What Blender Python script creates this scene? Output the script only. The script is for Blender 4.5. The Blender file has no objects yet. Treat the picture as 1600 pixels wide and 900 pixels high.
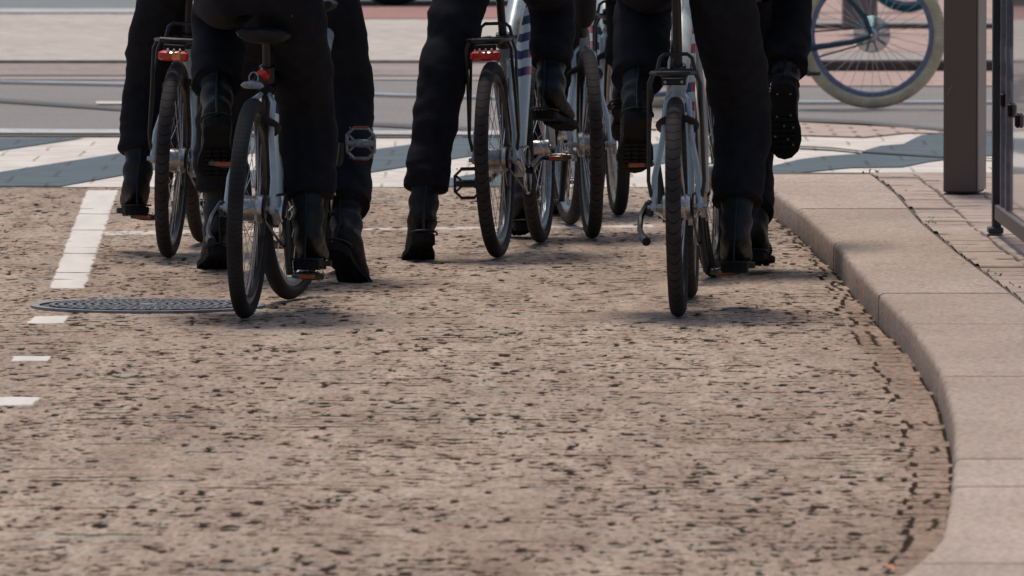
import bpy, bmesh, math, random
import numpy as np
from mathutils import Vector, Matrix, noise
R_ = math.radians
random.seed(7); rng = np.random.default_rng(7)
scn = bpy.context.scene
col = scn.collection

# ------------------------------------------------------------------ camera
CAM_H, FPX, HORIZON = 1.7, 15000.0, -367.0
PITCH = math.atan((450 - HORIZON) / FPX)
cam_d = bpy.data.cameras.new('camera'); cam = bpy.data.objects.new('camera', cam_d); col.objects.link(cam)
cam.location = (0, 0, CAM_H); cam.rotation_euler = (math.pi/2 - PITCH, 0, 0)
cam_d.sensor_width = 36; cam_d.lens = 36*FPX/1600
cam_d.clip_start = 0.5; cam_d.clip_end = 3000
cam_d.dof.use_dof = True; cam_d.dof.focus_distance = 31.0; cam_d.dof.aperture_fstop = 15
scn.camera = cam
# ------------------------------------------------------------------ light
SUN_EL, SUN_AZ = 66, -8          # azimuth from +Y, negative = to the left (sun behind the riders)
w = bpy.data.worlds.new('World'); scn.world = w; w.use_nodes = True
nt = w.node_tree; bg = nt.nodes['Background']
sky = nt.nodes.new('ShaderNodeTexSky'); sky.sky_type = 'NISHITA'; sky.sun_disc = False
sky.sun_elevation = R_(SUN_EL); sky.sun_rotation = R_(SUN_AZ); sky.dust_density = 2.5; sky.air_density = 1.0
nt.links.new(sky.outputs[0], bg.inputs[0]); bg.inputs[1].default_value = 0.125
sd = bpy.data.lights.new('sun', 'SUN'); sd.energy = 2.9; sd.angle = R_(12); sd.color = (1.0, 0.93, 0.84)
sun = bpy.data.objects.new('sun', sd); col.objects.link(sun)
sv = Vector((math.sin(R_(SUN_AZ))*math.cos(R_(SUN_EL)), math.cos(R_(SUN_AZ))*math.cos(R_(SUN_EL)), math.sin(R_(SUN_EL))))
sun.rotation_euler = sv.to_track_quat('Z', 'Y').to_euler()
scn.view_settings.view_transform = 'Standard'; scn.view_settings.look = 'None'
scn.view_settings.exposure = -0.22; scn.view_settings.gamma = 1.0
scn.cycles.max_bounces = 6

# ------------------------------------------------------------------ photo pixel -> world
_c, _s = math.cos(PITCH), math.sin(PITCH)
def ray(px, py):
    a, b = px-800, 450-py
    return Vector((a, FPX*_c + b*_s, -FPX*_s + b*_c))
def G(px, py, z=0.0):
    d = ray(px, py); t = (z-CAM_H)/d.z
    return Vector((d.x*t, d.y*t, z))
def P3(px, py, D):
    d = ray(px, py); t = D/d.y
    return Vector((d.x*t, D, CAM_H + d.z*t))

# ------------------------------------------------------------------ materials
def ramp(nt, fac, stops, interp='LINEAR'):
    r = nt.nodes.new('ShaderNodeValToRGB'); r.color_ramp.interpolation = interp
    e = r.color_ramp.elements
    while len(e) < len(stops): e.new(0.5)
    for k, (p, c) in enumerate(stops):
        e[k].position = p; e[k].color = (*c, 1) if len(c) == 3 else c
    nt.links.new(fac, r.inputs[0]); return r
def noise_tex(nt, scale, detail=4, vec=None, rough=0.55):
    n = nt.nodes.new('ShaderNodeTexNoise'); n.inputs['Scale'].default_value = scale
    n.inputs['Detail'].default_value = detail; n.inputs['Roughness'].default_value = rough
    if vec is not None: nt.links.new(vec, n.inputs['Vector'])
    return n
def mapping(nt, scale=(1,1,1), rot=(0,0,0), src='Object'):
    tc = nt.nodes.new('ShaderNodeTexCoord'); m = nt.nodes.new('ShaderNodeMapping')
    nt.links.new(tc.outputs[src], m.inputs[0]); m.inputs['Scale'].default_value = scale; m.inputs['Rotation'].default_value = rot
    return m.outputs[0]
def mixc(nt, fac, a, b, mode='MIX'):
    m = nt.nodes.new('ShaderNodeMix'); m.data_type = 'RGBA'; m.blend_type = mode
    def put(sock, v):
        if hasattr(v, 'is_output') or isinstance(v, bpy.types.NodeSocket): nt.links.new(v, sock)
        elif isinstance(v, (tuple, list)): sock.default_value = (*v[:3], 1)
        else: sock.default_value = v
    put(m.inputs[0], fac); put(m.inputs[6], a); put(m.inputs[7], b)
    return m.outputs[2]
def mth(nt, op, a, b=None, c=None):
    m = nt.nodes.new('ShaderNodeMath'); m.operation = op
    for i, v in enumerate((a, b, c)):
        if v is None: continue
        if isinstance(v, bpy.types.NodeSocket): nt.links.new(v, m.inputs[i])
        else: m.inputs[i].default_value = v
    return m.outputs[0]
def new_mat(name):
    m = bpy.data.materials.new(name); m.use_nodes = True
    return m, m.node_tree, m.node_tree.nodes['Principled BSDF']
def bump(nt, bs, h, strength=0.3, dist=0.01):
    b = nt.nodes.new('ShaderNodeBump'); b.inputs['Strength'].default_value = strength; b.inputs['Distance'].default_value = dist
    nt.links.new(h, b.inputs['Height']); nt.links.new(b.outputs[0], bs.inputs['Normal'])
def pbr(name, c, rough=0.5, metal=0.0, var=0.25, scale=30, bmp=0.0, vscale=(1,1,1), spec=None, coat=0.0):
    m, nt, bs = new_mat(name)
    v = mapping(nt, vscale)
    n = noise_tex(nt, scale, 5, v)
    lo = tuple(x*(1-var) for x in c); hi = tuple(min(1, x*(1+var)) for x in c)
    r = ramp(nt, n.outputs[0], [(0.3, lo), (0.7, hi)])
    nt.links.new(r.outputs[0], bs.inputs['Base Color'])
    rr = mth(nt, 'MULTIPLY_ADD', n.outputs[0], 0.25, rough-0.125); nt.links.new(rr, bs.inputs['Roughness'])
    bs.inputs['Metallic'].default_value = metal
    if spec is not None: bs.inputs['Specular IOR Level'].default_value = spec
    if coat: bs.inputs['Coat Weight'].default_value = coat
    if bmp: bump(nt, bs, n.outputs[0], bmp, 0.01)
    return m
M = {}
M['black_plastic'] = pbr('black plastic', (0.009,0.009,0.010), 0.6, spec=0.3)
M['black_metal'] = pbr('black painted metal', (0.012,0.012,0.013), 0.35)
M['rubber_grip'] = pbr('rubber', (0.016,0.015,0.015), 0.75)
M['silver'] = pbr('brushed aluminium', (0.55,0.56,0.58), 0.32, 1.0, 0.15, 60)
M['rim_grey'] = pbr('grey rim', (0.20,0.22,0.25), 0.35, 0.8, 0.3, 50)
M['rim_black'] = pbr('dark rim', (0.035,0.035,0.037), 0.35, 0.5, 0.3, 50)
M['rim_tan'] = pbr('tan rim', (0.38,0.29,0.21), 0.45, 0.2, 0.3, 50)
M['rim_blue'] = pbr('blue grey rim', (0.16,0.17,0.24), 0.5, 0.0, 0.3, 50)
M['spoke'] = pbr('steel spoke', (0.5,0.5,0.5), 0.3, 1.0)
M['drum'] = pbr('hub drum', (0.50,0.47,0.44), 0.35, 0.9, 0.35, 40)
M['white_frame'] = pbr('white frame paint', (0.40,0.45,0.46), 0.28, 0, 0.12, 15, coat=0.4)
M['silver_frame'] = pbr('silver frame paint', (0.32,0.37,0.39), 0.3, 0.3, 0.12, 15, coat=0.4)
M['teal_frame'] = pbr('dark teal frame', (0.012,0.05,0.07), 0.35, 0, 0.2, 15)
M['beige_guard'] = pbr('beige mudguard', (0.36,0.29,0.23), 0.4, 0, 0.2, 12)
M['red_light'] = pbr('red reflector', (0.55,0.02,0.015), 0.2, 0, 0.25, 80, coat=0.6)
M['pedal_reflector'] = pbr('pedal reflector', (0.36,0.065,0.012), 0.25, 0, 0.3, 80)
M['orange_light'] = pbr('orange reflector', (0.90,0.28,0.09), 0.2, 0, 0.3, 80, coat=0.6)
M['grey_reflect'] = pbr('grey reflector', (0.22,0.24,0.26), 0.3, 0.2, 0.3, 90)
M['trousers'] = pbr('navy trousers', (0.0115,0.0115,0.0145), 0.9, 0, 0.35, 25, 0.3, spec=0.15)
M['jacket'] = pbr('navy jacket', (0.013,0.014,0.022), 0.85, 0, 0.3, 25, 0.2, spec=0.2)
M['leather'] = pbr('black boot leather', (0.0055,0.0065,0.0075), 0.48, 0, 0.4, 45, 0.45, spec=0.30)
M['orange_leather'] = pbr('orange brown leather', (0.36,0.10,0.03), 0.5, 0, 0.3, 45, 0.3)
M['sole'] = pbr('boot sole rubber', (0.010,0.010,0.010), 0.8, 0, 0.3, 40, 0.3, spec=0.2)
M['skin'] = pbr('skin', (0.52,0.31,0.22), 0.5, 0, 0.1, 20)
M['helmet'] = pbr('helmet', (0.5,0.5,0.52), 0.3)
M['hair'] = pbr('dark hair', (0.03,0.02,0.014), 0.6, 0, 0.4, 80)
M['lace'] = pbr('lace', (0.01,0.01,0.01), 0.8)
M['stud'] = pbr('stud', (0.16,0.18,0.16), 0.6)

def tyre_mat(name, c, groove, N=64, w=0.16, k=0.7):
    m, nt, bs = new_mat(name)
    tc = nt.nodes.new('ShaderNodeTexCoord'); sp = nt.nodes.new('ShaderNodeSeparateXYZ'); nt.links.new(tc.outputs['Object'], sp.inputs[0])
    an = mth(nt, 'ARCTAN2', sp.outputs[2], sp.outputs[0])
    a = mth(nt, 'MULTIPLY', an, N/(2*math.pi))
    ay = mth(nt, 'MULTIPLY', sp.outputs[1], 40.0)
    y2 = mth(nt, 'MULTIPLY', ay, ay)
    a = mth(nt, 'ADD', a, mth(nt, 'MULTIPLY', y2, k))
    fr = mth(nt, 'FRACT', a)
    g = mth(nt, 'LESS_THAN', fr, w)
    n = noise_tex(nt, 14, 5, tc.outputs['Object'])
    dust = ramp(nt, n.outputs[0], [(0.3, tuple(x*0.7 for x in c)), (0.75, tuple(x*1.35 for x in c))])
    cc = mixc(nt, g, dust.outputs[0], groove)
    nt.links.new(cc, bs.inputs['Base Color']); bs.inputs['Roughness'].default_value = 0.85
    bs.inputs['Specular IOR Level'].default_value = 0.25
    h = mth(nt, 'SUBTRACT', 1.0, g); bump(nt, bs, h, 0.6, 0.004)
    return m
M['tyre_brown'] = tyre_mat('dusty treaded tyre', (0.040,0.032,0.030), (0.010,0.009,0.009))
M['tyre_black'] = tyre_mat('smooth worn tyre', (0.023,0.022,0.022), (0.014,0.013,0.013), 120, 0.2)
M['tyre_cream'] = tyre_mat('cream tyre', (0.60,0.49,0.33), (0.50,0.41,0.27), 110, 0.2)
M['tyre_teal'] = tyre_mat('teal tyre', (0.012,0.14,0.17), (0.008,0.08,0.10), 90, 0.2)

def stripe_mat():
    """white frame tube with navy and red slanted bands (length along object X of the tube UV)"""
    m, nt, bs = new_mat('white paint with navy and red bands')
    at = nt.nodes.new('ShaderNodeAttribute'); at.attribute_name = 'along'
    ar = nt.nodes.new('ShaderNodeAttribute'); ar.attribute_name = 'round'
    ed = mth(nt, 'ABSOLUTE', mth(nt, 'SUBTRACT', ar.outputs['Fac'], 0.5))
    v = mth(nt, 'ADD', mth(nt, 'MULTIPLY', at.outputs['Fac'], 9.5), mth(nt, 'MULTIPLY', ed, 0.9))
    fr = mth(nt, 'FRACT', v)
    isb = mth(nt, 'LESS_THAN', fr, 0.5)
    side = mth(nt, 'GREATER_THAN', ed, 0.24)
    bandc = mixc(nt, side, (0.022,0.022,0.095), (0.42,0.02,0.05))
    rng_ = mth(nt, 'MULTIPLY', mth(nt, 'GREATER_THAN', at.outputs['Fac'], 0.0), mth(nt, 'LESS_THAN', at.outputs['Fac'], 0.47))
    f = mth(nt, 'MULTIPLY', isb, rng_)
    c = mixc(nt, f, (0.52,0.60,0.62), bandc)
    nt.links.new(c, bs.inputs['Base Color']); bs.inputs['Roughness'].default_value = 0.3; bs.inputs['Coat Weight'].default_value = 0.4
    return m
M['striped'] = stripe_mat()

# ------------------------------------------------------------------ mesh builder
def frame_for(d):
    d = d.normalized(); up = Vector((0,0,1)) if abs(d.z) < 0.93 else Vector((1,0,0))
    a = d.cross(up).normalized(); b = a.cross(d).normalized()
    return a, b
class MB:
    def __init__(s): s.v = []; s.f = []; s.att = {}
    def ring(s, c, a, b, ra, rb, n, ph=0):
        i0 = len(s.v)
        for k in range(n):
            t = 2*math.pi*k/n + ph
            s.v.append(c + a*(math.cos(t)*ra) + b*(math.sin(t)*rb))
        return i0
    def bridge(s, i, j, n):
        for k in range(n):
            k2 = (k+1) % n; s.f.append((i+k, i+k2, j+k2, j+k))
    def tube(s, pts, r, n=10, cap=True, closed=False, rb=None):
        pts = [Vector(p) for p in pts]; m = len(pts)
        rs = r if isinstance(r, (list, tuple)) else [r]*m
        rbs = rb if isinstance(rb, (list, tuple)) else ([rb]*m if rb else rs)
        rings = []; pa = None
        for i, p in enumerate(pts):
            if closed: d = pts[(i+1) % m]-pts[i-1]
            else: d = pts[min(i+1, m-1)]-pts[max(i-1, 0)]
            if pa is None: a, b = frame_for(d)
            else:
                dn = d.normalized(); a = (pa - dn*pa.dot(dn)).normalized(); b = a.cross(dn)*-1; b = dn.cross(a)*-1
                a2, b2 = a, a.cross(dn).normalized()*1.0
                b = b2 if b2.dot(pb) > 0 else -b2
            pa, pb = a, b
            rings.append(s.ring(p, a, b, rs[i], rbs[i], n))
        for i in range(m-1): s.bridge(rings[i], rings[i+1], n)
        if closed: s.bridge(rings[-1], rings[0], n)
        elif cap:
            s.f.append(tuple(rings[0]+k for k in range(n))[::-1]); s.f.append(tuple(rings[-1]+k for k in range(n)))
        return s
    def cyl(s, a, b, r, n=16, r2=None): return s.tube([a, b], [r, r if r2 is None else r2], n)
    def torus(s, c, R, r, n=64, m=10, axis='Y', rz=None, a0=0, a1=360):
        full = abs(a1-a0) >= 360
        pts = []
        cnt = n if full else n+1
        rings = []
        for i in range(cnt):
            t = R_(a0) + R_(a1-a0)*i/n
            d = Vector((math.cos(t), 0, math.sin(t)))
            i0 = len(s.v)
            for k in range(m):
                u = 2*math.pi*k/m
                s.v.append(Vector(c) + d*(R + math.cos(u)*r) + Vector((0, math.sin(u)*(rz or r), 0)))
            rings.append(i0)
        for i in range(cnt-1): s.bridge(rings[i], rings[i+1], m)
        if full: s.bridge(rings[-1], rings[0], m)
        else:
            s.f.append(tuple(rings[0]+k for k in range(m))[::-1]); s.f.append(tuple(rings[-1]+k for k in range(m)))
        return s
    def box(s, c, size, rot=None, bev=0.0):
        c = Vector(c); hx, hy, hz = [x/2 for x in size]
        i0 = len(s.v)
        M3 = rot if rot is not None else Matrix.Identity(3)
        if bev <= 0:
            for z in (-hz, hz):
                for x, y in ((-hx,-hy),(hx,-hy),(hx,hy),(-hx,hy)): s.v.append(c + M3 @ Vector((x,y,z)))
            for q in ((3,2,1,0),(4,5,6,7),(0,1,5,4),(1,2,6,5),(2,3,7,6),(3,0,4,7)): s.f.append(tuple(i0+k for k in q))
        else:
            def rr(dx, dy, z): 
                return [(-hx+dx+bev,-hy+dy,z),(hx-dx-bev,-hy+dy,z),(hx-dx,-hy+dy+bev,z),(hx-dx,hy-dy-bev,z),(hx-dx-bev,hy-dy,z),(-hx+dx+bev,hy-dy,z),(-hx+dx,hy-dy-bev,z),(-hx+dx,-hy+dy+bev,z)]
            for z, e in ((-hz, bev), (-hz+bev, 0), (hz-bev, 0), (hz, bev)):
                for p in rr(e, e, z): s.v.append(c + M3 @ Vector(p))
            for L in range(3): s.bridge(i0+8*L, i0+8*L+8, 8)
            s.f.append(tuple(i0+k for k in range(8))[::-1]); s.f.append(tuple(i0+24+k for k in range(8)))
        return s
    def prism(s, poly, z0, z1, mat=None):
        i0 = len(s.v); n = len(poly)
        for z in (z0, z1):
            for x, y in poly:
                p = Vector((x, y, z)); s.v.append(mat @ p if mat else p)
        s.f.append(tuple(i0+k for k in range(n))[::-1]); s.f.append(tuple(i0+n+k for k in range(n)))
        s.bridge(i0, i0+n, n); return s
    def quad(s, a, b, c, d):
        i0 = len(s.v); s.v += [Vector(a), Vector(b), Vector(c), Vector(d)]; s.f.append((i0,i0+1,i0+2,i0+3)); return s
    def build(s, name, mat, parent=None, smooth=True, origin=None, fix=True):
        me = bpy.data.meshes.new(name)
        o = Vector(origin) if origin is not None else Vector((0,0,0))
        me.from_pydata([tuple(Vector(p)-o) for p in s.v], [], s.f); me.update()
        if fix:
            bm = bmesh.new(); bm.from_mesh(me); bmesh.ops.recalc_face_normals(bm, faces=bm.faces); bm.to_mesh(me); bm.free()
        for k, arr in s.att.items():
            a = me.attributes.new(k, 'FLOAT', 'POINT'); a.data.foreach_set('value', arr)
        me.materials.append(mat)
        if smooth:
            me.shade_smooth()
            try: me.set_sharp_from_angle(angle=R_(38))
            except Exception: pass
        ob = bpy.data.objects.new(name, me); col.objects.link(ob)
        if origin is not None: ob.location = o
        if parent is not None: ob.parent = parent
        return ob
def tag(o, label=None, cat=None, group=None, kind=None):
    if label: o['label'] = label
    if cat: o['category'] = cat
    if group: o['group'] = group
    if kind: o['kind'] = kind
    return o
def empty(name, loc, rot=(0,0,0)):
    o = bpy.data.objects.new(name, None); o.location = loc; o.rotation_euler = rot; o.empty_display_size = 0.1
    col.objects.link(o); return o

# ------------------------------------------------------------------ noise on arrays
def vnoise(x, y, seed=0):
    xi = np.floor(x).astype(np.int64); yi = np.floor(y).astype(np.int64)
    xf = x-xi; yf = y-yi
    u = xf*xf*(3-2*xf); v = yf*yf*(3-2*yf)
    def h(a, b):
        n = (a*374761393 + b*668265263 + seed*1442695041) & 0xffffffff
        n = ((n ^ (n >> 13))*1274126177) & 0xffffffff
        return ((n ^ (n >> 16)) & 0xffff)/65535.0
    return (h(xi,yi)*(1-u)+h(xi+1,yi)*u)*(1-v) + (h(xi,yi+1)*(1-u)+h(xi+1,yi+1)*u)*v
def fbm(x, y, seed=0, o=4):
    t = 0; a = 0.5; s = 0
    for k in range(o):
        t = t + a*vnoise(x, y, seed+k*17); s += a; a *= 0.5; x = x*2.03; y = y*2.03
    return t/s
def h2(a, b, seed=0):
    a = a.astype(np.int64); b = b.astype(np.int64)
    n = (a*374761393 + b*668265263 + seed*1442695041) & 0xffffffff
    n = ((n ^ (n >> 13))*1274126177) & 0xffffffff
    return ((n ^ (n >> 16)) & 0xffff)/65535.0
def sstep(a, b, x):
    t = np.clip((x-a)/(b-a), 0, 1); return t*t*(3-2*t)
def inpoly(x, y, poly):
    r = np.zeros(x.shape, bool); n = len(poly)
    for i in range(n):
        x1, y1 = poly[i][:2]; x2, y2 = poly[(i+1) % n][:2]
        c = ((y1 > y) != (y2 > y)) & (x < (x2-x1)*(y-y1)/((y2-y1)+1e-12)+x1)
        r ^= c
    return r
def grid_mesh(name, X, Y, Z, mat, attrs, keep=None):
    ny, nx = X.shape
    co = np.stack([X, Y, Z], -1).reshape(-1, 3).astype(np.float32)
    i = np.arange(ny*nx).reshape(ny, nx)
    q = np.stack([i[:-1,:-1], i[:-1,1:], i[1:,1:], i[1:,:-1]], -1).reshape(-1, 4)
    if keep is not None:
        kq = (keep[:-1,:-1] & keep[:-1,1:] & keep[1:,1:] & keep[1:,:-1]).reshape(-1); q = q[kq]
        used = np.zeros(ny*nx, bool); used[q.ravel()] = True
        remap = np.cumsum(used)-1; co = co[used]; q = remap[q]
        attrs = {k: v.reshape(-1)[used] for k, v in attrs.items()}
    me = bpy.data.meshes.new(name)
    me.vertices.add(len(co)); me.vertices.foreach_set('co', co.ravel())
    me.loops.add(q.size); me.loops.foreach_set('vertex_index', q.ravel().astype(np.int32))
    me.polygons.add(len(q)); me.polygons.foreach_set('loop_start', np.arange(0, q.size, 4, dtype=np.int32))
    me.update(calc_edges=True)
    for k, v in attrs.items():
        a = me.attributes.new(k, 'FLOAT', 'POINT'); a.data.foreach_set('value', v.astype(np.float32).ravel())
    me.shade_smooth(); me.materials.append(mat)
    ob = bpy.data.objects.new(name, me); col.objects.link(ob); return ob

# ------------------------------------------------------------------ ground sheets
def flat_poly(name, pts, mat, z=None):
    mb = MB(); i0 = 0
    mb.v = [Vector((p[0], p[1], p[2] if z is None else z)) for p in pts]; mb.f = [tuple(range(len(pts)))]
    o = mb.build(name, mat, smooth=False, fix=False)
    if o.data.polygons[0].normal.z < 0: o.data.flip_normals()
    return o
def rect(x0, x1, y0, y1): return [(x0,y0),(x1,y0),(x1,y1),(x0,y1)]

def street_mat(name, c, c2, scale=1.2, fine=60, bmp=0.2, rough=0.85, stretch=(1,1,1)):
    m, nt, bs = new_mat(name)
    v = mapping(nt, stretch)
    n1 = noise_tex(nt, scale, 6, v, 0.6); n2 = noise_tex(nt, fine, 3, v)
    r = ramp(nt, n1.outputs[0], [(0.32, c), (0.68, c2)])
    sp = ramp(nt, n2.outputs[0], [(0.3, (0.72,0.72,0.72)), (0.7, (1.2,1.2,1.2))])
    cc = mixc(nt, 1.0, r.outputs[0], sp.outputs[0], 'MULTIPLY')
    nt.links.new(cc, bs.inputs['Base Color']); bs.inputs['Roughness'].default_value = rough
    bs.inputs['Specular IOR Level'].default_value = 0.3
    bump(nt, bs, n2.outputs[0], bmp, 0.004)
    return m

# far ground: one sheet to the horizon
tag(flat_poly('ground', rect(-900, 900, -60, 1800), street_mat('far street', (0.20,0.19,0.18), (0.26,0.24,0.22)), z=-0.06), kind='structure')

# ---- kerb curves
KZ = 0.09
kpx = [(1188,272),(1192,290),(1250,329),(1304,380),(1359,445),(1420,506),(1467,575),(1489,655),(1490,712),(1485,770),(1470,842),(1413,893),(1330,930),(1210,965)]
kp = [G(x, y, KZ) for x, y in kpx]
ky = np.array([p.y for p in kp][::-1]); kx = np.array([p.x for p in kp][::-1])
def kerb_x(Y):
    # smooth the polyline a little
    Y = np.asarray(Y, float); return (np.interp(Y-0.25, ky, kx)+np.interp(Y+0.25, ky, kx)+2*np.interp(Y, ky, kx)+np.interp(Y-0.12, ky, kx)+np.interp(Y+0.12, ky, kx))/6
wpx = [(1340,262),(1365,272),(1400,300),(1440,345),(1500,395),(1560,440),(1600,470),(1660,520),(1760,600),(1960,760)]
wp = [G(x, y, KZ) for x, y in wpx]
wy = np.array([p.y for p in wp][::-1]); wx = np.array([p.x for p in wp][::-1])
def weed_x(Y): return np.interp(Y, wy, wx)
KY_END = float(ky.max()); KY_START = float(ky.min())
gpx = [(1165,275),(1200,320),(1235,365),(1290,432),(1340,520),(1400,620),(1425,720),(1420,800),(1400,880),(1340,925),(1250,960)]
gp = [G(x, y, 0) for x, y in gpx]
gy = np.array([p.y for p in gp][::-1]); gx = np.array([p.x for p in gp][::-1])
def gut_x(Y): return np.interp(Y, gy, gx)

# ---- cobbled road (height field with real stones)
ROAD_Y1 = G(800, 292).y
dx, dy = 0.0062, 0.018
xs = np.arange(-2.75, 1.62, dx); ys = np.arange(17.6, ROAD_Y1+dy, dy)
X, Y = np.meshgrid(xs, ys)
# fan / arc shaped courses
warp = 0.10*np.sin(X*2.1+0.6) + 0.05*(fbm(X*1.1, Y*1.1, 3)-0.5) - 0.10*X*(X < 0)*0.9
jx = (fbm(X*9, Y*9, 11, 3)-0.5)*0.035; jy = (fbm(X*7, Y*5, 21, 3)-0.5)*0.10
V = (Y + warp + jy)/0.105; row = np.floor(V); fv = V-row
wrow = 0.125 + 0.05*h2(row, row*0+3, 5)
U = (X + jx)/wrow + h2(row, row*0, 9)*7.3; colm = np.floor(U); fu = U-colm
dU = np.minimum(fu, 1-fu)*wrow; dV = np.minimum(fv, 1-fv)*0.105
sid = h2(row, colm, 31)
holes = vnoise(X*14+5, Y*11, 77); patch = fbm(X*1.7, Y*0.28, 41, 4)
open_h = sstep(0.53, 0.62, fbm(X*7.5, Y*5.0, 55, 3)+ (patch-0.5)*0.25)     # where the joint sand is washed out
open_v = sstep(0.55, 0.66, fbm(X*6.0+9, Y*9.0, 66, 3))
jH = (1-sstep(0.010, 0.022, dV))*open_h
jV = (1-sstep(0.004, 0.012, dU))*open_v*0.7
per = h2(np.round(V), colm, 93)
jH = jH*sstep(0.40, 0.55, per); jV = jV*sstep(0.3, 0.5, h2(row, np.round(U), 94))
jH = jH*(0.45+0.55*vnoise(X*22, Y*9, 95))
corner = (1-sstep(0.012, 0.026, np.hypot(dU*1.0, dV*0.75)))*sstep(0.50, 0.60, vnoise(X*5.5, Y*4.5, 91))
# pits: washed-out hollows where stones meet, short and dark
pit = np.zeros(X.shape)
for cx_, cy_, sd_, pr_, sx_, sy_ in ((0.055, 0.115, 301, 0.55, 0.0066, 0.028), (0.040, 0.078, 331, 0.50, 0.0052, 0.019), (0.13, 0.24, 361, 0.34, 0.0092, 0.050)):
    ci = np.floor(X/cx_); cj = np.floor(Y/cy_)
    for oi in (-1, 0, 1):
        a_, b_ = ci+oi, cj
        px_ = (a_+h2(a_, b_, sd_))*cx_; py_ = (b_+0.25+0.5*h2(a_, b_, sd_+1))*cy_
        k_ = h2(a_, b_, sd_+2); wx_ = sx_*(0.6+2.2*h2(a_, b_, sd_+3)**2); wy_ = sy_*(0.6+0.6*h2(a_, b_, sd_+4)); sl_ = (h2(a_, b_, sd_+5)-0.5)*2.6
        dens = pr_*(0.55+0.9*patch2) if False else pr_
        q = ((X-px_)/wx_)**2 + ((Y-py_-sl_*(X-px_))/wy_)**2
        pit = np.maximum(pit, (1-sstep(0.55, 1.25, q + 0.9*(fbm(X*60, Y*25, 7, 1)-0.5)))*(k_ < pr_)*(0.45+0.55*(h2(a_, b_, sd_+6) > 0.35)))
pit = pit*sstep(0.30, 0.52, fbm(X*2.6, Y*1.8, 351, 3))
joint = np.clip(np.maximum(np.maximum(np.maximum(jH*0.85, jV), corner), pit), 0, 1)
shallow = 1-sstep(0.0, 0.030, np.minimum(dU, dV))
dome = 0.0012*(1-shallow) + 0.0016*(sid-0.5) + 0.0024*(fbm(X*36, Y*11, 8, 2)-0.5)
# gutter course beside the kerb
gxr = gut_x(Y); kxr = kerb_x(Y)
gd = X - gxr
yb_ = np.floor(Y/0.17 + 0.25*vnoise(X*3, Y*3, 119)); wob = (fbm(X*4, Y*3, 120, 4)-0.5)*0.03 + (h2(yb_, yb_*0, 122)-0.5)*0.034
ingut = sstep(-0.01, 0.01, gd+wob)
crack = (1-sstep(0.002, 0.008, np.abs(gd+wob)*(0.6+0.9*vnoise(X*9, Y*7, 123))))*sstep(0.30, 0.50, fbm(X*3, Y*6, 130, 3))
gv = Y/0.20 + (X-gxr)*1.5; gj = (1-sstep(0.004, 0.02, np.minimum(gv-np.floor(gv), 1-(gv-np.floor(gv)))*0.20))*0.8*sstep(0.35, 0.5, vnoise(X*9, Y*3, 140))
gj2 = (1-sstep(0.004, 0.012, np.abs(X-(gxr+kxr)/2 + wob)))*0.45*sstep(0.45, 0.65, vnoise(X*2, Y*5, 141))
joint = joint*(1-ingut) + ingut*np.maximum(gj, gj2)
joint = np.maximum(joint, crack)
kd = kxr - X
joint = np.maximum(joint, (1-sstep(0.004, 0.014, np.abs(kd+0.0)))*sstep(0.25, 0.5, vnoise(X*5, Y*9, 150)))
# white stones of the lane divider and the stop line
white = np.zeros(X.shape)
def whitepoly(px):
    global white
    poly = [G(*p) for p in px]
    wobx = (fbm(X*12, Y*9, 160, 2)-0.5)*0.012
    white = np.maximum(white, inpoly(X+wobx, Y, poly).astype(float))
jcol = None
whitepoly([(136,297),(184,297),(131,450),(78,450)])
whitepoly([(52,494),(108,493),(100,504),(44,505)])
whitepoly([(22,556),(82,556),(74,563),(16,563)])
whitepoly([(-10,620),(62,619),(50,632),(-20,633)])
whitepoly([(-110,690),(-30,690),(-45,706),(-130,706)])
stop = inpoly(X, Y, [G(163,361),(G(560,354.5)),G(1020,350.5),G(1020,354),G(560,358.5),G(163,366.5)]).astype(float)*sstep(0.28, 0.36, fbm(X*7, Y*6, 170, 3))*0.75
wv = Y*1.0/0.42 + X*0.4
wj = (1-sstep(0.006, 0.03, np.minimum(wv-np.floor(wv), 1-(wv-np.floor(wv)))*0.42))*0.55*sstep(0.35, 0.5, vnoise(X*6, Y*3, 171))
wjoint = white*wj
joint = joint*(1-white) + wjoint
Z = dome*(1-white)*(1-0.6*ingut) + white*0.003 - 0.009*sstep(0.35, 1.0, joint) - 0.003
keep = X < kxr + 0.05
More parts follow.
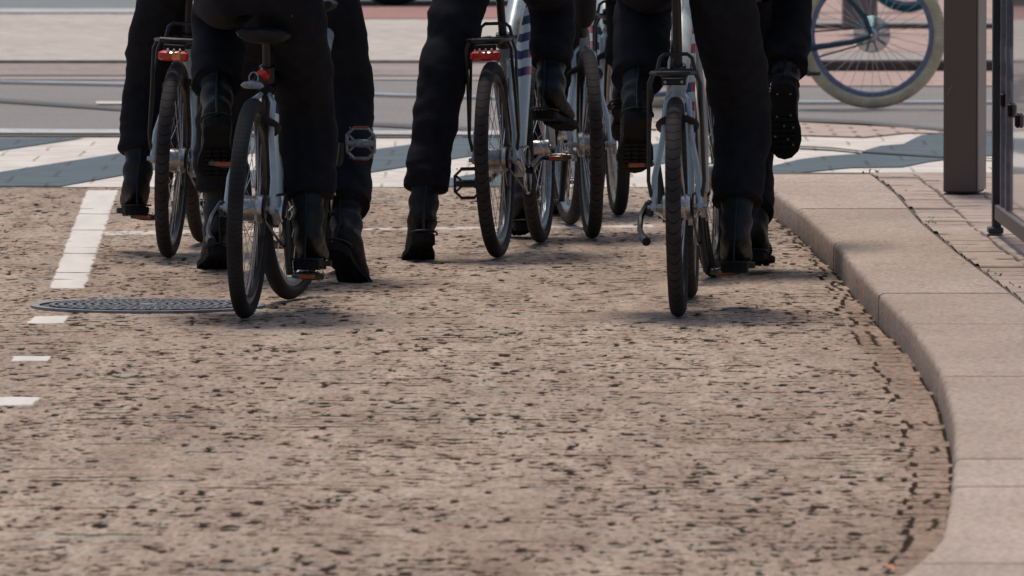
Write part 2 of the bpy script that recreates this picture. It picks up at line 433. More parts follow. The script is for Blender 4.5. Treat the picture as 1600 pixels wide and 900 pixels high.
def road_mat():
    m, nt, bs = new_mat('worn setts')
    v = mapping(nt)
    def att(n):
        a = nt.nodes.new('ShaderNodeAttribute'); a.attribute_name = n; return a.outputs['Fac']
    st = ramp(nt, att('stone'), [(0.0, (0.335,0.245,0.192)), (0.3, (0.375,0.278,0.220)), (0.6, (0.39,0.295,0.242)), (0.85, (0.35,0.286,0.235)), (1.0, (0.415,0.298,0.230))])
    pt = ramp(nt, att('patch'), [(0.25, (0.74,0.70,0.68)), (0.5, (0.97,0.97,0.97)), (0.75, (1.10,1.13,1.12))])
    c = mixc(nt, 1.0, st.outputs[0], pt.outputs[0], 'MULTIPLY')
    n = noise_tex(nt, 60, 5, mapping(nt, (1,0.22,1)), 0.75); sp = ramp(nt, n.outputs[0], [(0.33, (0.56,0.53,0.51)), (0.5, (1,1,1)), (0.68, (1.32,1.30,1.27))])
    c = mixc(nt, 1.0, c, sp.outputs[0], 'MULTIPLY')
    n3 = noise_tex(nt, 9, 4, mapping(nt, (1, 0.13, 1)), 0.6); sp3 = ramp(nt, n3.outputs[0], [(0.3, (0.80,0.77,0.74)), (0.7, (1.12,1.13,1.10))])
    c = mixc(nt, 1.0, c, sp3.outputs[0], 'MULTIPLY')
    wn = ramp(nt, n3.outputs[0], [(0.3, (0.62,0.56,0.50)), (0.7, (0.74,0.69,0.63))])
    c = mixc(nt, att('white'), c, wn.outputs[0])
    nj = noise_tex(nt, 3.0, 3, v); jc = ramp(nt, nj.outputs[0], [(0.45, (0.042,0.028,0.021)), (0.62, (0.034,0.031,0.022))])  # dark joint colour holds dirt and the shade of the hollows
    jm = ramp(nt, att('joint'), [(0.05, (0,0,0)), (0.45, (1,1,1))]); c = mixc(nt, jm.outputs[0], c, jc.outputs[0])
    nt.links.new(c, bs.inputs['Base Color']); bs.inputs['Roughness'].default_value = 0.95
    nt.links.new(mth(nt, 'MULTIPLY_ADD', jm.outputs[0], -0.12, 0.14), bs.inputs['Specular IOR Level'])
    bump(nt, bs, n.outputs[0], 0.35, 0.004)
    return m
road = grid_mesh('road', X, Y, Z, road_mat(), dict(stone=np.clip(sid*(1-ingut)+ingut*0.35, 0, 1), patch=patch*(1-0.35*ingut), joint=joint, white=np.maximum(white, stop*0.95)), keep)
tag(road, kind='structure')

# ---- crossing in white and blue-grey setts
def sett_mat(name, cs, joint, bw=0.20, bh=0.10, jw=0.02, rot=0.0, warp=0.008):
    m, nt, bs = new_mat(name)
    tc = nt.nodes.new('ShaderNodeTexCoord')
    n0 = noise_tex(nt, 2.5, 3, tc.outputs['Object'])
    vm = nt.nodes.new('ShaderNodeVectorMath'); vm.operation = 'MULTIPLY_ADD'
    nt.links.new(n0.outputs['Color'], vm.inputs[0]); vm.inputs[1].default_value = (warp*4, warp*4, 0); nt.links.new(tc.outputs['Object'], vm.inputs[2])
    mp = nt.nodes.new('ShaderNodeMapping'); mp.inputs['Rotation'].default_value = (0,0,rot); nt.links.new(vm.outputs[0], mp.inputs[0])
    br = nt.nodes.new('ShaderNodeTexBrick'); nt.links.new(mp.outputs[0], br.inputs['Vector'])
    br.inputs['Scale'].default_value = 1; br.inputs['Brick Width'].default_value = bw; br.inputs['Row Height'].default_value = bh
    br.inputs['Mortar Size'].default_value = jw/2; br.inputs['Mortar Smooth'].default_value = 0.3; br.inputs['Bias'].default_value = 0
    br.inputs['Color1'].default_value = (*cs[0], 1); br.inputs['Color2'].default_value = (*cs[1], 1); br.inputs['Mortar'].default_value = (*joint, 1)
    n = noise_tex(nt, 5, 5, tc.outputs['Object'], 0.65); sp = ramp(nt, n.outputs[0], [(0.3, (0.78,0.76,0.74)), (0.7, (1.15,1.15,1.15))])
    # joints come and go
    n2 = noise_tex(nt, 3, 3, tc.outputs['Object']); vis = ramp(nt, n2.outputs[0], [(0.35, (0.1,0.1,0.1)), (0.60, (0.9,0.9,0.9))])
    f = mth(nt, 'MULTIPLY', br.outputs['Fac'], vis.outputs[0])
    base = mixc(nt, 0.5, cs[0], cs[1]); c = mixc(nt, f, base, joint)
    c = mixc(nt, 0.35, c, br.outputs['Color'])
    c = mixc(nt, 1.0, c, sp.outputs[0], 'MULTIPLY')
    nt.links.new(c, bs.inputs['Base Color']); bs.inputs['Roughness'].default_value = 0.8; bs.inputs['Specular IOR Level'].default_value = 0.3
    h = mth(nt, 'SUBTRACT', 1.0, f); bump(nt, bs, h, 0.5, 0.01)
    return m
CR0, CR1 = ROAD_Y1-0.02, G(0, 213).y
m_white = sett_mat('white setts', ((0.60,0.54,0.47),(0.68,0.62,0.55)), (0.34,0.25,0.20), 0.34, 0.55, 0.014)
m_blue = sett_mat('blue grey setts', ((0.068,0.098,0.115),(0.084,0.116,0.134)), (0.05,0.045,0.045), 0.34, 0.55, 0.018)
tag(flat_poly('crossing', rect(-12, 12, CR0, CR1+0.7), m_white, z=0.0), kind='structure')
def band(i, px, z=0.004):
    tag(flat_poly('crossing_band', [G(*p) for p in px], m_blue, z=z), kind='structure')
band(0, [(-400,287),(-180,258),(0,236),(132,216.5),(-60,216.5),(-400,255)])
band(1, [(-60,281),(0,270),(190,240),(370,213.5),(560,213.5),(430,234),(190,275),(95,292),(-110,292)])
band(2, [(320,280),(575,236),(735,214),(930,214),(735,245),(575,271),(450,292),(260,292)])
band(3, [(700,280),(950,238),(1080,217),(1160,217),(1140,240),(1000,262),(840,292),(640,292)])
band(4, [(1150,268),(1200,262),(1250,250),(1290,245),(1345,241),(1352,236),(1376,229),(1412,226),(1425,219),(1440,212),(1480,209),(1620,205),(1700,215),(1620,238),(1480,250),(1450,254),(1410,262),(1330,263),(1260,270),(1200,275),(1150,277)])
# gutter / kerb line beyond the crossing
m_lk = street_mat('pale kerb stone', (0.40,0.40,0.39), (0.52,0.51,0.49), 2, 30)
m_dirt = street_mat('dirt', (0.05,0.042,0.036), (0.09,0.075,0.06), 4, 40)
m_brown = sett_mat('brown setts', ((0.42,0.31,0.25),(0.52,0.40,0.33)), (0.14,0.09,0.07), 0.2, 0.25, 0.025)
def line_strip(name, px_top, px_bot, mat, z, kind='structure'):
    pts = [G(*p) for p in px_top] + [G(*p) for p in reversed(px_bot)]
    return tag(flat_poly(name, pts, mat, z=z), kind=kind)
line_strip('kerb_line', [(-300,203),(200,206),(450,207.5),(655,208.5),(950,210)], [(-300,211),(200,212),(450,213),(655,214),(950,215)], m_lk, 0.012)
line_strip('gutter_joint', [(-300,211.5),(200,212.5),(655,214.3),(950,215.2)], [(-300,214),(200,215),(655,216.6),(950,217)], m_dirt, 0.008)
line_strip('paving_strip', [(940,186),(1250,193),(1350,198),(1480,205),(1620,210)], [(940,200),(1250,213),(1350,216),(1420,209),(1620,213)], m_brown, 0.006)
# thin joint line running through the right part of the crossing
line_strip('joint_line', [(1248,231),(1300,233.5),(1350,239),(1480,247.5),(1560,251)], [(1248,233.5),(1300,236),(1350,241),(1480,249),(1560,252.5)], m_dirt, 0.010)

tag(flat_poly('outer_road', rect(-40, 6.5, -20, CR0), sett_mat('outer setts', ((0.38,0.27,0.21),(0.42,0.31,0.25)), (0.08,0.055,0.04), 0.16, 0.11, 0.02), z=-0.026), kind='structure')
# ---- tram road
m_asph = street_mat('grey asphalt', (0.205,0.185,0.175), (0.25,0.225,0.21), 0.8, 50)
TR0, TR1 = CR1, G(0, 118).y
tag(flat_poly('tram_road', rect(-60, 60, TR0+0.05, TR1+3), m_asph, z=-0.002), kind='structure')
m_rail = pbr('polished rail steel', (0.26,0.30,0.34), 0.5, 0.3, 0.2, 5); m_raild = pbr('dull rail steel', (0.10,0.11,0.12), 0.6, 0.2, 0.2, 5)
m_groove = pbr('rail groove', (0.075,0.068,0.064), 0.8)
def gl(name, pts, wpx, mat, z):
    top = [(x, y-wpx/2) for x, y in pts]; bot = [(x, y+wpx/2) for x, y in pts]
    return line_strip(name, top, bot, mat, z)
railA = [(-200,144),(0,157),(190,170),(400,183),(600,195),(760,203)]
gl('tram_rail', railA, 1.6, m_raild, 0.006); gl('rail_groove', [(x,y+2.6) for x, y in railA], 2.2, m_groove, 0.004); gl('rail_groove', [(x,y-2.0) for x, y in railA], 1.4, m_groove, 0.003)
railB = [(-200,124),(0,128),(190,132),(400,140),(620,149),(900,156),(1250,160),(1600,160)]
gl('tram_rail', railB, 2.2, m_rail, 0.006); gl('rail_groove', [(x,y+2.4) for x, y in railB], 1.2, m_groove, 0.004)
railC = [(1100,184),(1250,190),(1350,194),(1480,206),(1620,212)]
gl('rail_groove', railC, 3.5, m_groove, 0.010); gl('tram_rail', [(x,y-3.2) for x, y in railC], 1.4, m_raild, 0.009)
gl('lane_dash', [(150,161.5),(230,162)], 4, pbr('worn road paint', (0.55,0.50,0.44), 0.8), 0.005)
gl('kerb_line', [(-200,123),(200,123.5),(700,124),(1000,124.5)], 2.6, street_mat('pinkish edge', (0.42,0.33,0.29),(0.48,0.38,0.34)), 0.003)

# ---- platform beyond the tram road
PZ = 0.085
def plat_front(x):  # front edge depth as function of photo x
    return G(800, 118).y if x < 900 else G(800, 112).y
mA = street_mat('beige slabs', (0.44,0.38,0.325), (0.51,0.45,0.39), 0.5, 8, 0.1)
mP = sett_mat('pink clinker paving', ((0.40,0.265,0.225),(0.46,0.31,0.265)), (0.30,0.21,0.18), 0.5, 0.35, 0.03)
mK = street_mat('grey brown strip', (0.24,0.195,0.175), (0.36,0.285,0.245), 1.4, 12)
mKt = street_mat('kerb top', (0.30,0.26,0.235), (0.36,0.31,0.28), 1.6, 30)
mR = street_mat('red brown paving', (0.33,0.165,0.14), (0.38,0.20,0.17), 1, 20)
yl = G(800,118).y; yr = G(800,112).y; XS = 2.3
def slab(name, x0, x1, y0, y1, z0, z1, mat, kind='structure'):
    mb = MB(); mb.box(((x0+x1)/2, (y0+y1)/2, (z0+z1)/2), (x1-x0, y1-y0, z1-z0)); return tag(mb.build(name, mat, smooth=False), kind=kind)
PL = 0.02; ym = G(800, 94, PL).y; ybe = G(800, 22, PL).y
slab('paving_strip', -40, 0.4, yl, ym-0.004, -0.05, 0.003, mK)
slab('kerb_line', -40, 0.4, ym-0.010, ym-0.002, 0.004, PL-0.002, mK)
slab('platform', -40, 0.4, ym, ybe, -0.05, PL, mA)
slab('kerb_line', -40, -1.6, ybe+0.002, ybe+1.0, -0.05, PL+0.012, m_lk)
slab('platform', -40, -1.6, ybe+1.004, ybe+9, -0.05, PL, street_mat('grey green paving', (0.17,0.19,0.185),(0.21,0.225,0.215)))
slab('platform', -1.596, 0.4, G(800,30,PL).y, G(800,12,PL).y, -0.05, PL+0.006, mR)
slab('street', -1.596, 0.4, G(800,12,PL).y+0.004, 140, -0.05, PL-0.004, street_mat('far asphalt', (0.17,0.165,0.17),(0.27,0.25,0.24), 0.35))
# right: stepped clinker terrace
slab('paving_strip', 0.404, 40, G(800,135).y, yr-0.002, -0.05, 0.004, mP)
slab('platform_edge', 0.404, 40, yr, G(800,81,0.065).y, -0.05, 0.065, mKt)
slab('platform', 0.404, 40, G(800,81,0.065).y+0.004, G(800,45,0.067).y, -0.05, 0.067, mP)
y2 = G(800,45,0.067).y+0.004
slab('platform_edge', 0.404, 40, y2, y2+0.9, -0.05, 0.10, mKt)
slab('platform', 0.404, 40, y2+0.904, 130, -0.05, 0.102, mP)
# dark dirty riser under the terrace kerb
slab('riser', 0.404, 40, yr-0.012, yr-0.003, 0.006, 0.052, street_mat('dirty riser', (0.07,0.05,0.042),(0.11,0.08,0.066), 3, 30))
slab('riser', 0.404, 40, y2-0.012, y2-0.004, 0.070, 0.094, street_mat('dirty riser fine', (0.11,0.085,0.07),(0.15,0.115,0.10), 3, 30))


# ---- footway: kerb slabs with real joints, clinker strip, paving
def kerb_slabs():
    mb = MB(); tone = []
    jpx = [(1196,276),(1205,285),(1225,300),(1255,326),(1300,378),(1370,458),(1420,506),(1470,588),(1490,717),(1485,760),(1440,880)]
    js = sorted([G(x, y, KZ).y for x, y in jpx] + [KY_START])
    js = [KY_END if abs(j-max(js)) < 1e-6 else j for j in js]
    for a, b in zip(js[:-1], js[1:]):
        n = max(3, int((b-a)/0.08)); tn = random.random(); g = 0.010
        Ys = np.linspace(a+g, b-g, n); dz = random.uniform(-0.0006, 0.0006)
        rings = []
        for k, y in enumerate(Ys):
            x0 = float(kerb_x(y)) + 0.002*math.sin(k*1.7); x1 = float(weed_x(y)) - 0.006
            e = 0.0
            z = KZ + dz
            ch = 0.004*noise.noise((x0*3, y*6, 2))
            prof = [(x0, -0.06), (x0, 0.02), (x0+0.001, z-0.020+ch), (x0+0.004, z-0.009+ch), (x0+0.010, z-0.003), (x0+0.02, z-e*0.5), (x0+0.07, z-e), ((x0+x1)/2, z-e), (x1-0.01, z-e), (x1, z-0.006), (x1, -0.06)]
            i0 = len(mb.v)
            for px, pz in prof: mb.v.append(Vector((px, y, pz))); tone.append(tn)
            rings.append((i0, len(prof)))
        for (i, m), (j, _) in zip(rings[:-1], rings[1:]):
            for k in range(m-1): mb.f.append((i+k, i+k+1, j+k+1, j+k))
        for i, m in (rings[0], rings[-1]): mb.f.append(tuple(i+k for k in range(m)))
    mb.att['stone'] = tone
    return mb
mks = street_mat('warm beige kerb stone', (0.375,0.287,0.230), (0.475,0.375,0.308), 1.8, 70, 0.35, stretch=(1,0.45,1))
_nt = mks.node_tree; _bs = _nt.nodes['Principled BSDF']; _src = _bs.inputs['Base Color'].links[0].from_socket
_a = _nt.nodes.new('ShaderNodeAttribute'); _a.attribute_name = 'stone'
_t = ramp(_nt, _a.outputs['Fac'], [(0.0, (0.86,0.83,0.80)), (0.5, (1.0,1.0,1.0)), (1.0, (1.07,1.03,1.0))])
_n = noise_tex(_nt, 16, 5, mapping(_nt, (1, 0.3, 1)), 0.7); _g = ramp(_nt, _n.outputs[0], [(0.60, (1,1,1)), (0.72, (0.66,0.60,0.55))])
_kc = mixc(_nt, 1.0, mixc(_nt, 1.0, _src, _t.outputs[0], 'MULTIPLY'), _g.outputs[0], 'MULTIPLY'); _nt.links.new(_kc, _bs.inputs['Base Color'])
# stains on the kerb stone
tag(kerb_slabs().build('kerb', mks), kind='structure')
bed = MB(); YY = np.linspace(KY_START, KY_END+0.4, 60); 
for k, y in enumerate(YY):
    bed.v += [Vector((float(kerb_x(y))+0.02, y, 0.079)), Vector((6.0, y, 0.079))]
    if k: i = 2*k; bed.f.append((i-2, i-1, i+1, i))
tag(bed.build('footway_bed', street_mat('joint sand', (0.08,0.058,0.042), (0.13,0.10,0.07), 4, 40), smooth=False), kind='structure')
# clinkers: real bricks as height field right of the weed joint
bx = np.arange(0.95, 3.6, 0.009); by = np.arange(23.0, KY_END+0.2, 0.016)
BX, BY = np.meshgrid(bx, by)
bd = BX - weed_x(BY) + (fbm(BX*5, BY*3, 200, 2)-0.5)*0.012
cw = 0.165; bc = np.floor(bd/cw); fc = bd/cw-bc
brow = BY/0.24 + h2(bc, bc*0, 201)*0.5 + (fbm(BX*4, BY*4, 203, 2)-0.5)*0.12; bro = np.floor(brow); fb = brow-bro
dC = np.minimum(fc, 1-fc)*cw; dB = np.minimum(fb, 1-fb)*0.24
jw2 = fbm(BX*6, BY*5, 207, 3)
jC = (1-sstep(0.002, 0.008, dC))*sstep(0.28, 0.45, jw2); jB = (1-sstep(0.012, 0.032, dB))*sstep(0.32, 0.52, fbm(BX*7, BY*7, 209, 3))*0.8
bj = np.maximum(jC, jB); bsid = h2(bc, bro, 211)
BZ = KZ - 0.004 + 0.006*(bsid-0.5) - 0.012*bj + 0.002*(fbm(BX*20, BY*20, 5, 2)-0.5)
m_cl = bpy.data.materials.new('x'); bpy.data.materials.remove(m_cl)
def clinker_mat():
    m, nt, bs = new_mat('worn clinker bricks')
    def att(n):
        a = nt.nodes.new('ShaderNodeAttribute'); a.attribute_name = n; return a.outputs['Fac']
    st = ramp(nt, att('stone'), [(0.0, (0.33,0.245,0.20)), (0.5, (0.44,0.335,0.28)), (1.0, (0.40,0.31,0.25))])
    n = noise_tex(nt, 30, 5, mapping(nt), 0.65); sp = ramp(nt, n.outputs[0], [(0.3, (0.7,0.68,0.66)), (0.7, (1.18,1.15,1.12))])
    c = mixc(nt, 1.0, st.outputs[0], sp.outputs[0], 'MULTIPLY')
    nj = noise_tex(nt, 4.0, 3, mapping(nt)); jc = ramp(nt, nj.outputs[0], [(0.42, (0.085,0.058,0.044)), (0.62, (0.085,0.075,0.045))])
    jm = ramp(nt, att('joint'), [(0.05, (0,0,0)), (0.5, (1,1,1))]); c = mixc(nt, jm.outputs[0], c, jc.outputs[0])
    nt.links.new(c, bs.inputs['Base Color']); bs.inputs['Roughness'].default_value = 0.85; bump(nt, bs, n.outputs[0], 0.4, 0.004)
    return m
tag(grid_mesh('footway', BX, BY, BZ, clinker_mat(), dict(stone=bsid, joint=bj), bd > 0.003), kind='structure')

# weeds growing in the joint
def weeds():
    mb = MB(); spots = [(1366,272,9,0.022),(1405,303,5,0.014),(1412,280,5,0.014),(1450,352,8,0.025),(1475,376,6,0.02),(1545,430,8,0.02),(1575,452,8,0.02),(1440,345,6,0.02),(1500,395,6,0.018)]
    for x, y, n, h in spots:
        p = G(x, y, KZ-0.015)
        for k in range(n):
            q = p + Vector((random.gauss(0, 0.022), random.gauss(0, 0.07), 0)); a = random.uniform(0, 6.28)
            d = Vector((math.cos(a), math.sin(a), 0)); hh = h*random.uniform(0.5, 1.1); s = Vector((-d.y, d.x, 0))*0.004
            t1 = q + d*hh*0.35 + Vector((0,0,hh*0.7)); t2 = q + d*hh*0.9 + Vector((0,0,hh))
            i0 = len(mb.v); mb.v += [q-s*0.6, q+s*0.6, t1+s, t1-s, t2]; mb.f += [(i0,i0+1,i0+2,i0+3), (i0+3,i0+2,i0+4)]
    return mb
wd = weeds().build('weeds', pbr('weed leaf', (0.10,0.16,0.045), 0.6), fix=False); tag(wd, 'small green weeds growing in the joint behind the kerb slabs', 'weeds', kind='stuff')

# ------------------------------------------------------------------ manhole cover
def manhole():
    c = G(231, 478.5); mb = MB(); R = 0.37; n = 96
    t = empty('manhole_cover', (c.x, c.y, 0.0))
    fr = MB()
    for r0, r1, z0, z1 in ((R, R-0.028, -0.03, 0.006),):
        i0 = len(fr.v)
        for z, r in ((z0, r0), (z1, r0), (z1, r1), (z0, r1)):
            for k in range(n): a = 2*math.pi*k/n; fr.v.append(Vector((math.cos(a)*r, math.sin(a)*r, z)))
        for L in range(3): fr.bridge(i0+L*n, i0+(L+1)*n, n)
    m_iron = pbr('worn cast iron', (0.20,0.20,0.21), 0.6, 0.3, 0.3, 25)
    m_iron2 = pbr('dirty iron plate', (0.075,0.07,0.068), 0.8, 0.1, 0.3, 25)
    fr.build('frame_ring', m_iron, t)
    pl = MB(); i0 = pl.ring(Vector((0,0,0.001)), Vector((1,0,0)), Vector((0,1,0)), R-0.033, R-0.033, n); j0 = pl.ring(Vector((0,0,-0.04)), Vector((1,0,0)), Vector((0,1,0)), R-0.033, R-0.033, n)
    pl.f.append(tuple(range(i0, i0+n))); pl.bridge(i0, j0, n); pl.build('lid', m_iron2, t)
    kn = MB()
    for q, r in enumerate(np.arange(0.05, R-0.05, 0.028)):
        m = max(6, int(2*math.pi*r/0.042))
        for k in range(m):
            a = 2*math.pi*(k+0.5*(q % 2))/m
            a0 = a-0.32*2*math.pi/m; a1 = a+0.32*2*math.pi/m; rr0, rr1 = r-0.008, r+0.008
            kn.prism([(math.cos(a0)*rr0, math.sin(a0)*rr0), (math.cos(a0)*rr1, math.sin(a0)*rr1), (math.cos(a1)*rr1, math.sin(a1)*rr1), (math.cos(a1)*rr0, math.sin(a1)*rr0)], 0.0005, 0.008)
    kn.cyl(Vector((0,0,0.0005)), Vector((0,0,0.008)), 0.03, 20)
    kn.build('raised_pattern', m_iron, t, smooth=False)
    tag(t, 'round cast iron manhole cover with raised ring pattern in the cobbled road', 'manhole cover')
manhole()

# ------------------------------------------------------------------ bicycles
def arc_strip(mb, R, w, a0, a1, th=0.003, n=40, zc=0.0, cx=0.0, dome=0.010):
    rings = []; m = 7
    for i in range(n+1):
        t = R_(a0 + (a1-a0)*i/n); d = Vector((math.cos(t), 0, math.sin(t))); i0 = len(mb.v)
        for sgn in (1, -1):
            for k in range(m):
                u = (k/(m-1)*2-1)*sgn
                rr = R - dome*u*u*1.6 + (th if sgn > 0 else 0)
                mb.v.append(Vector((cx, 0, zc)) + d*rr + Vector((0, u*w/2, 0)))
        rings.append(i0)
    for i in range(n): mb.bridge(rings[i], rings[i+1], 2*m)
    for i in (rings[0], rings[-1]): mb.f.append(tuple(i+k for k in range(2*m)))
def wheel(root, name, x, R, tyre, rim, hub_r, steer=0.0, tw=0.025, spoke_n=32):
    if tyre == 'tyre_cream': tw = 0.031
    w = MB()
    hr = max(0.018, hub_r*0.8)
    for k in range(spoke_n):
        a = 2*math.pi*k/spoke_n; sd = 1 if k % 2 else -1; off = 0.42*(1 if (k//2) % 2 else -1)
        w.tube([Vector((math.cos(a+off)*hr, sd*0.026, math.sin(a+off)*hr)), Vector((math.cos(a)*(R-0.062), sd*0.003, math.sin(a)*(R-0.062)))], 0.0013, 5, cap=False)
    o = w.build(name, M['spoke'], root); o.location = (x, 0, R); o.rotation_euler = (0, 0, steer)
    t = MB().torus((0,0,0), R-tw, tw, 96, 14, rz=tw*0.98); t.build('tyre', M[tyre], o)
    # rim: deep section
    r = MB(); ro, ri = R-2*tw+0.006, R-2*tw-0.022; n = 96; i0 = 0
    for (rr, y) in ((ro, 0.014), (ro-0.008, 0.016), (ri+0.006, 0.011), (ri, 0.004), (ri, -0.004), (ri+0.006, -0.011), (ro-0.008, -0.016), (ro, -0.014)):
        r.ring(Vector((0, y, 0)), Vector((1,0,0)), Vector((0,0,1)), rr, rr, n)
    for L in range(8): r.bridge(L*n, ((L+1) % 8)*n, n)
    r.build('rim', M[rim], o)
    h = MB(); h.tube([(0,-0.062,0),(0,-0.045,0)], 0.009, 12); h.tube([(0,0.045,0),(0,0.062,0)], 0.009, 12)
    h.tube([Vector((0,y,0)) for y in (-0.046,-0.042,-0.030,-0.022,0.022,0.030,0.042,0.046)], [hub_r*0.5, hub_r*0.92, hub_r, hub_r*0.86, hub_r*0.86, hub_r, hub_r*0.92, hub_r*0.5], 24)
    h.build('hub', M['drum'], o)
    return o
def pedal(root, p, side, pitch, refl='pedal_reflector', bright=False):
    """octagonal cage pedal, p = spindle middle, local bike coordinates"""
    mb = MB(); L, W = 0.050, 0.046
    oc = [(-L*0.55,-W),(L*0.55,-W),(L,-W*0.5),(L,W*0.5),(L*0.55,W),(-L*0.55,W),(-L,W*0.5),(-L,-W*0.5)]
    mb.tube([Vector((a, b, 0)) for a, b in oc], 0.0055, 6, closed=True, rb=0.009)
    for q in ((-L*0.6,-W*0.95),(L*0.6,-W*0.95),(L*0.6,W*0.95),(-L*0.6,W*0.95)): mb.tube([(0, q[1]*0.25, 0), (q[0], q[1], 0)], 0.004, 6)
    for k in range(5):
        for s in (-1, 1): mb.cyl(Vector((s*L, (-0.4+0.2*k)*W*2, 0.006)), Vector((s*L, (-0.4+0.2*k)*W*2, 0.013)), 0.0025, 6)
    mb.tube([(0,-W,0),(0,-W*0.3,0),(0,W*0.3,0),(0,W,0)], [0.009,0.014,0.014,0.009], 12)
    o = mb.build('pedal', M['grey_reflect'] if bright else M['black_metal'], root)
    o.location = p; o.rotation_euler = (0, R_(pitch), 0)
    for s in (-1, 1): MB().box((s*(L+0.004), 0, 0), (0.006, 0.052, 0.014), bev=0.002).build('reflector', M[refl], o)
    if bright: MB().tube([(0,-0.018,0.012),(0,-0.008,0.017),(0,0.008,0.017),(0,0.018,0.012)], [0.003,0.008,0.008,0.003], 10).build('spindle_glint', M['silver'], o)  # silver blob shaped as the highlight on the spindle
    return o
def bicycle(label, rear_px, dxm, lean=0.0, steer=0.0, crank=90, Rw=0.34, frame='white_frame', down='striped', tyre='tyre_brown', ftyre=None, rim='rim_black', frim='rim_grey',
            hub=0.046, rack=True, light=True, light_cat='red_light', guard=None, saddle_z=0.95, lock=True, stand=True, tag_extra=None, group='white bicycles of the waiting group',
            yaw=None, ppitch=(0,0), post=True, bright_pedal=(False,False), reflector=False, bag=False, z0=0.0, stays='white_frame', extra=None):
    g = G(rear_px[0], rear_px[1], z0); WB = 1.06
    ya = math.pi/2 - math.asin(dxm/WB) if yaw is None else R_(yaw)
    b = empty('bicycle', (g.x, g.y, z0+ (0.0 if z0 else 0.0)), (R_(lean), 0, ya)); b.rotation_mode = 'XYZ'
    tag(b, label, 'bicycle', group)
    A = Vector((0, 0, Rw)); BB = Vector((0.44, 0, 0.285)); ST = Vector((0.30, 0, 0.74)); HT = Vector((0.845, 0, 0.99)); HB = Vector((0.895, 0, 0.85)); FA = Vector((WB, 0, Rw))
    wheel(b, 'wheel', 0, Rw, tyre, rim, hub)
    fr = MB()
    fr.tube([BB, ST], 0.018, 14); fr.tube([HB + (HB-HT)*0.05, HT], 0.022, 14)
    fr.tube([ST - Vector((0.01,0,0.05)), ST + Vector((0.12,0,-0.01)), HT - Vector((0.03,0,0.05))], [0.026,0.031,0.034], 14)
    fr.cyl(BB + Vector((0,-0.036,0)), BB + Vector((0,0.036,0)), 0.024, 16)
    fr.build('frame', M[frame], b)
    dt = MB(); n = 24; m = 16; a0, a1 = BB + Vector((0.02,0,0.0)), HB + Vector((-0.015,0,0.0))
    dt.tube([a0.lerp(a1, k/n) for k in range(n+1)], [0.038]*(n+1), m, rb=[0.036]*(n+1))
    dt.att['along'] = [1-k/n for k in range(n+1) for _ in range(m)]; dt.att['round'] = [abs(((j/m*2) % 2)-1) for k in range(n+1) for j in range(m)]
    dt.build('down_tube', M[down], b)
    sy = MB()
    for s in (-1, 1):
        sy.tube([BB + Vector((-0.02, s*0.03, 0)), Vector((0.30, s*0.045, 0.30)), Vector((0.10, s*0.066, 0.33)), Vector((0.0, s*0.070, Rw-0.005))], [0.012,0.012,0.010,0.010], 10, rb=[0.016,0.016,0.013,0.011])
        sy.tube([Vector((0.0, s*0.070, Rw-0.005)), Vector((0.035, s*0.068, Rw+0.09)), Vector((0.125, s*0.044, 0.55)), Vector((0.20, s*0.036, 0.66)), ST - Vector((0.02, -s*0.014, 0.06))], [0.011,0.010,0.009,0.009,0.008], 10, rb=[0.014,0.013,0.011,0.010,0.009])
        sy.cyl(Vector((0, s*0.064, Rw)), Vector((0, s*0.080, Rw)), 0.013, 12)
    sy.build('stay', M[stays], b)
    MB().cyl(Vector((0, 0.081, Rw)), Vector((0, 0.090, Rw)), 0.008, 6).build('axle_nut', M['silver'], b, smooth=False)
    nuts = MB(); nuts.cyl(Vector((0, -0.081, Rw)), Vector((0, -0.093, Rw)), 0.008, 6)
    for s in (-1,): nuts.tube([Vector((0.0, s*0.088, Rw)), Vector((0.05, s*0.092, Rw-0.035)), Vector((0.09, s*0.09, Rw-0.04))], 0.005, 8)
    nuts.build('axle_lever', M['silver'], b, smooth=False)
    # fork + front wheel turn about the steering axis
    fk = MB(); ax = (HT-HB).normalized()
    def st(p):
        p = Vector(p); return HB + Matrix.Rotation(steer, 3, ax) @ (p-HB) if steer else p
    for s in (-1, 1): fk.tube([st(HB + Vector((0.012, s*0.035, -0.02))), st(Vector((0.96, s*0.056, 0.56))), st(FA + Vector((-0.03, s*0.058, 0.06))), st(FA + Vector((0, s*0.058, 0)))], [0.014,0.013,0.010,0.009], 10)
    fk.tube([st(HB + Vector((0.012,-0.035,-0.02))), st(HB + Vector((0.012,0.035,-0.02)))], 0.015, 10)
    fk.build('fork', M[stays], b)
    fw = wheel(b, 'wheel', WB, Rw, ftyre or tyre, frim, 0.03)
    if steer:
        c = st(FA); fw.location = (c.x, c.y, Rw); fw.rotation_euler = (0, 0, steer)
    # saddle and post
    sa = MB(); px0 = ST + (ST-BB).normalized()*(saddle_z-0.02-ST.z)
    MB().tube([ST - (ST-BB).normalized()*0.02, ST + (ST-BB).normalized()*0.03], 0.025, 14).build('seat_collar', M['black_metal'], b)
    MB().tube([ST, px0], 0.0145, 12).build('seat_post', M['black_metal'], b)
    rings = []
    for (xx, hw, zt, zb) in ((-0.135,0.035,0.012,-0.01),(-0.12,0.075,0.020,-0.026),(-0.07,0.088,0.020,-0.034),(0.0,0.062,0.010,-0.030),(0.06,0.030,0.006,-0.030),(0.12,0.020,0.004,-0.028),(0.145,0.010,-0.006,-0.02)):
        i0 = len(sa.v)
        for k in range(16):
            t = 2*math.pi*k/16; cz = math.sin(t)
            sa.v.append(px0 + Vector((xx, math.cos(t)*hw, (zt if cz > 0 else -zb)*cz*1.0)))
        rings.append(i0)
    for i, j in zip(rings[:-1], rings[1:]): sa.bridge(i, j, 16)
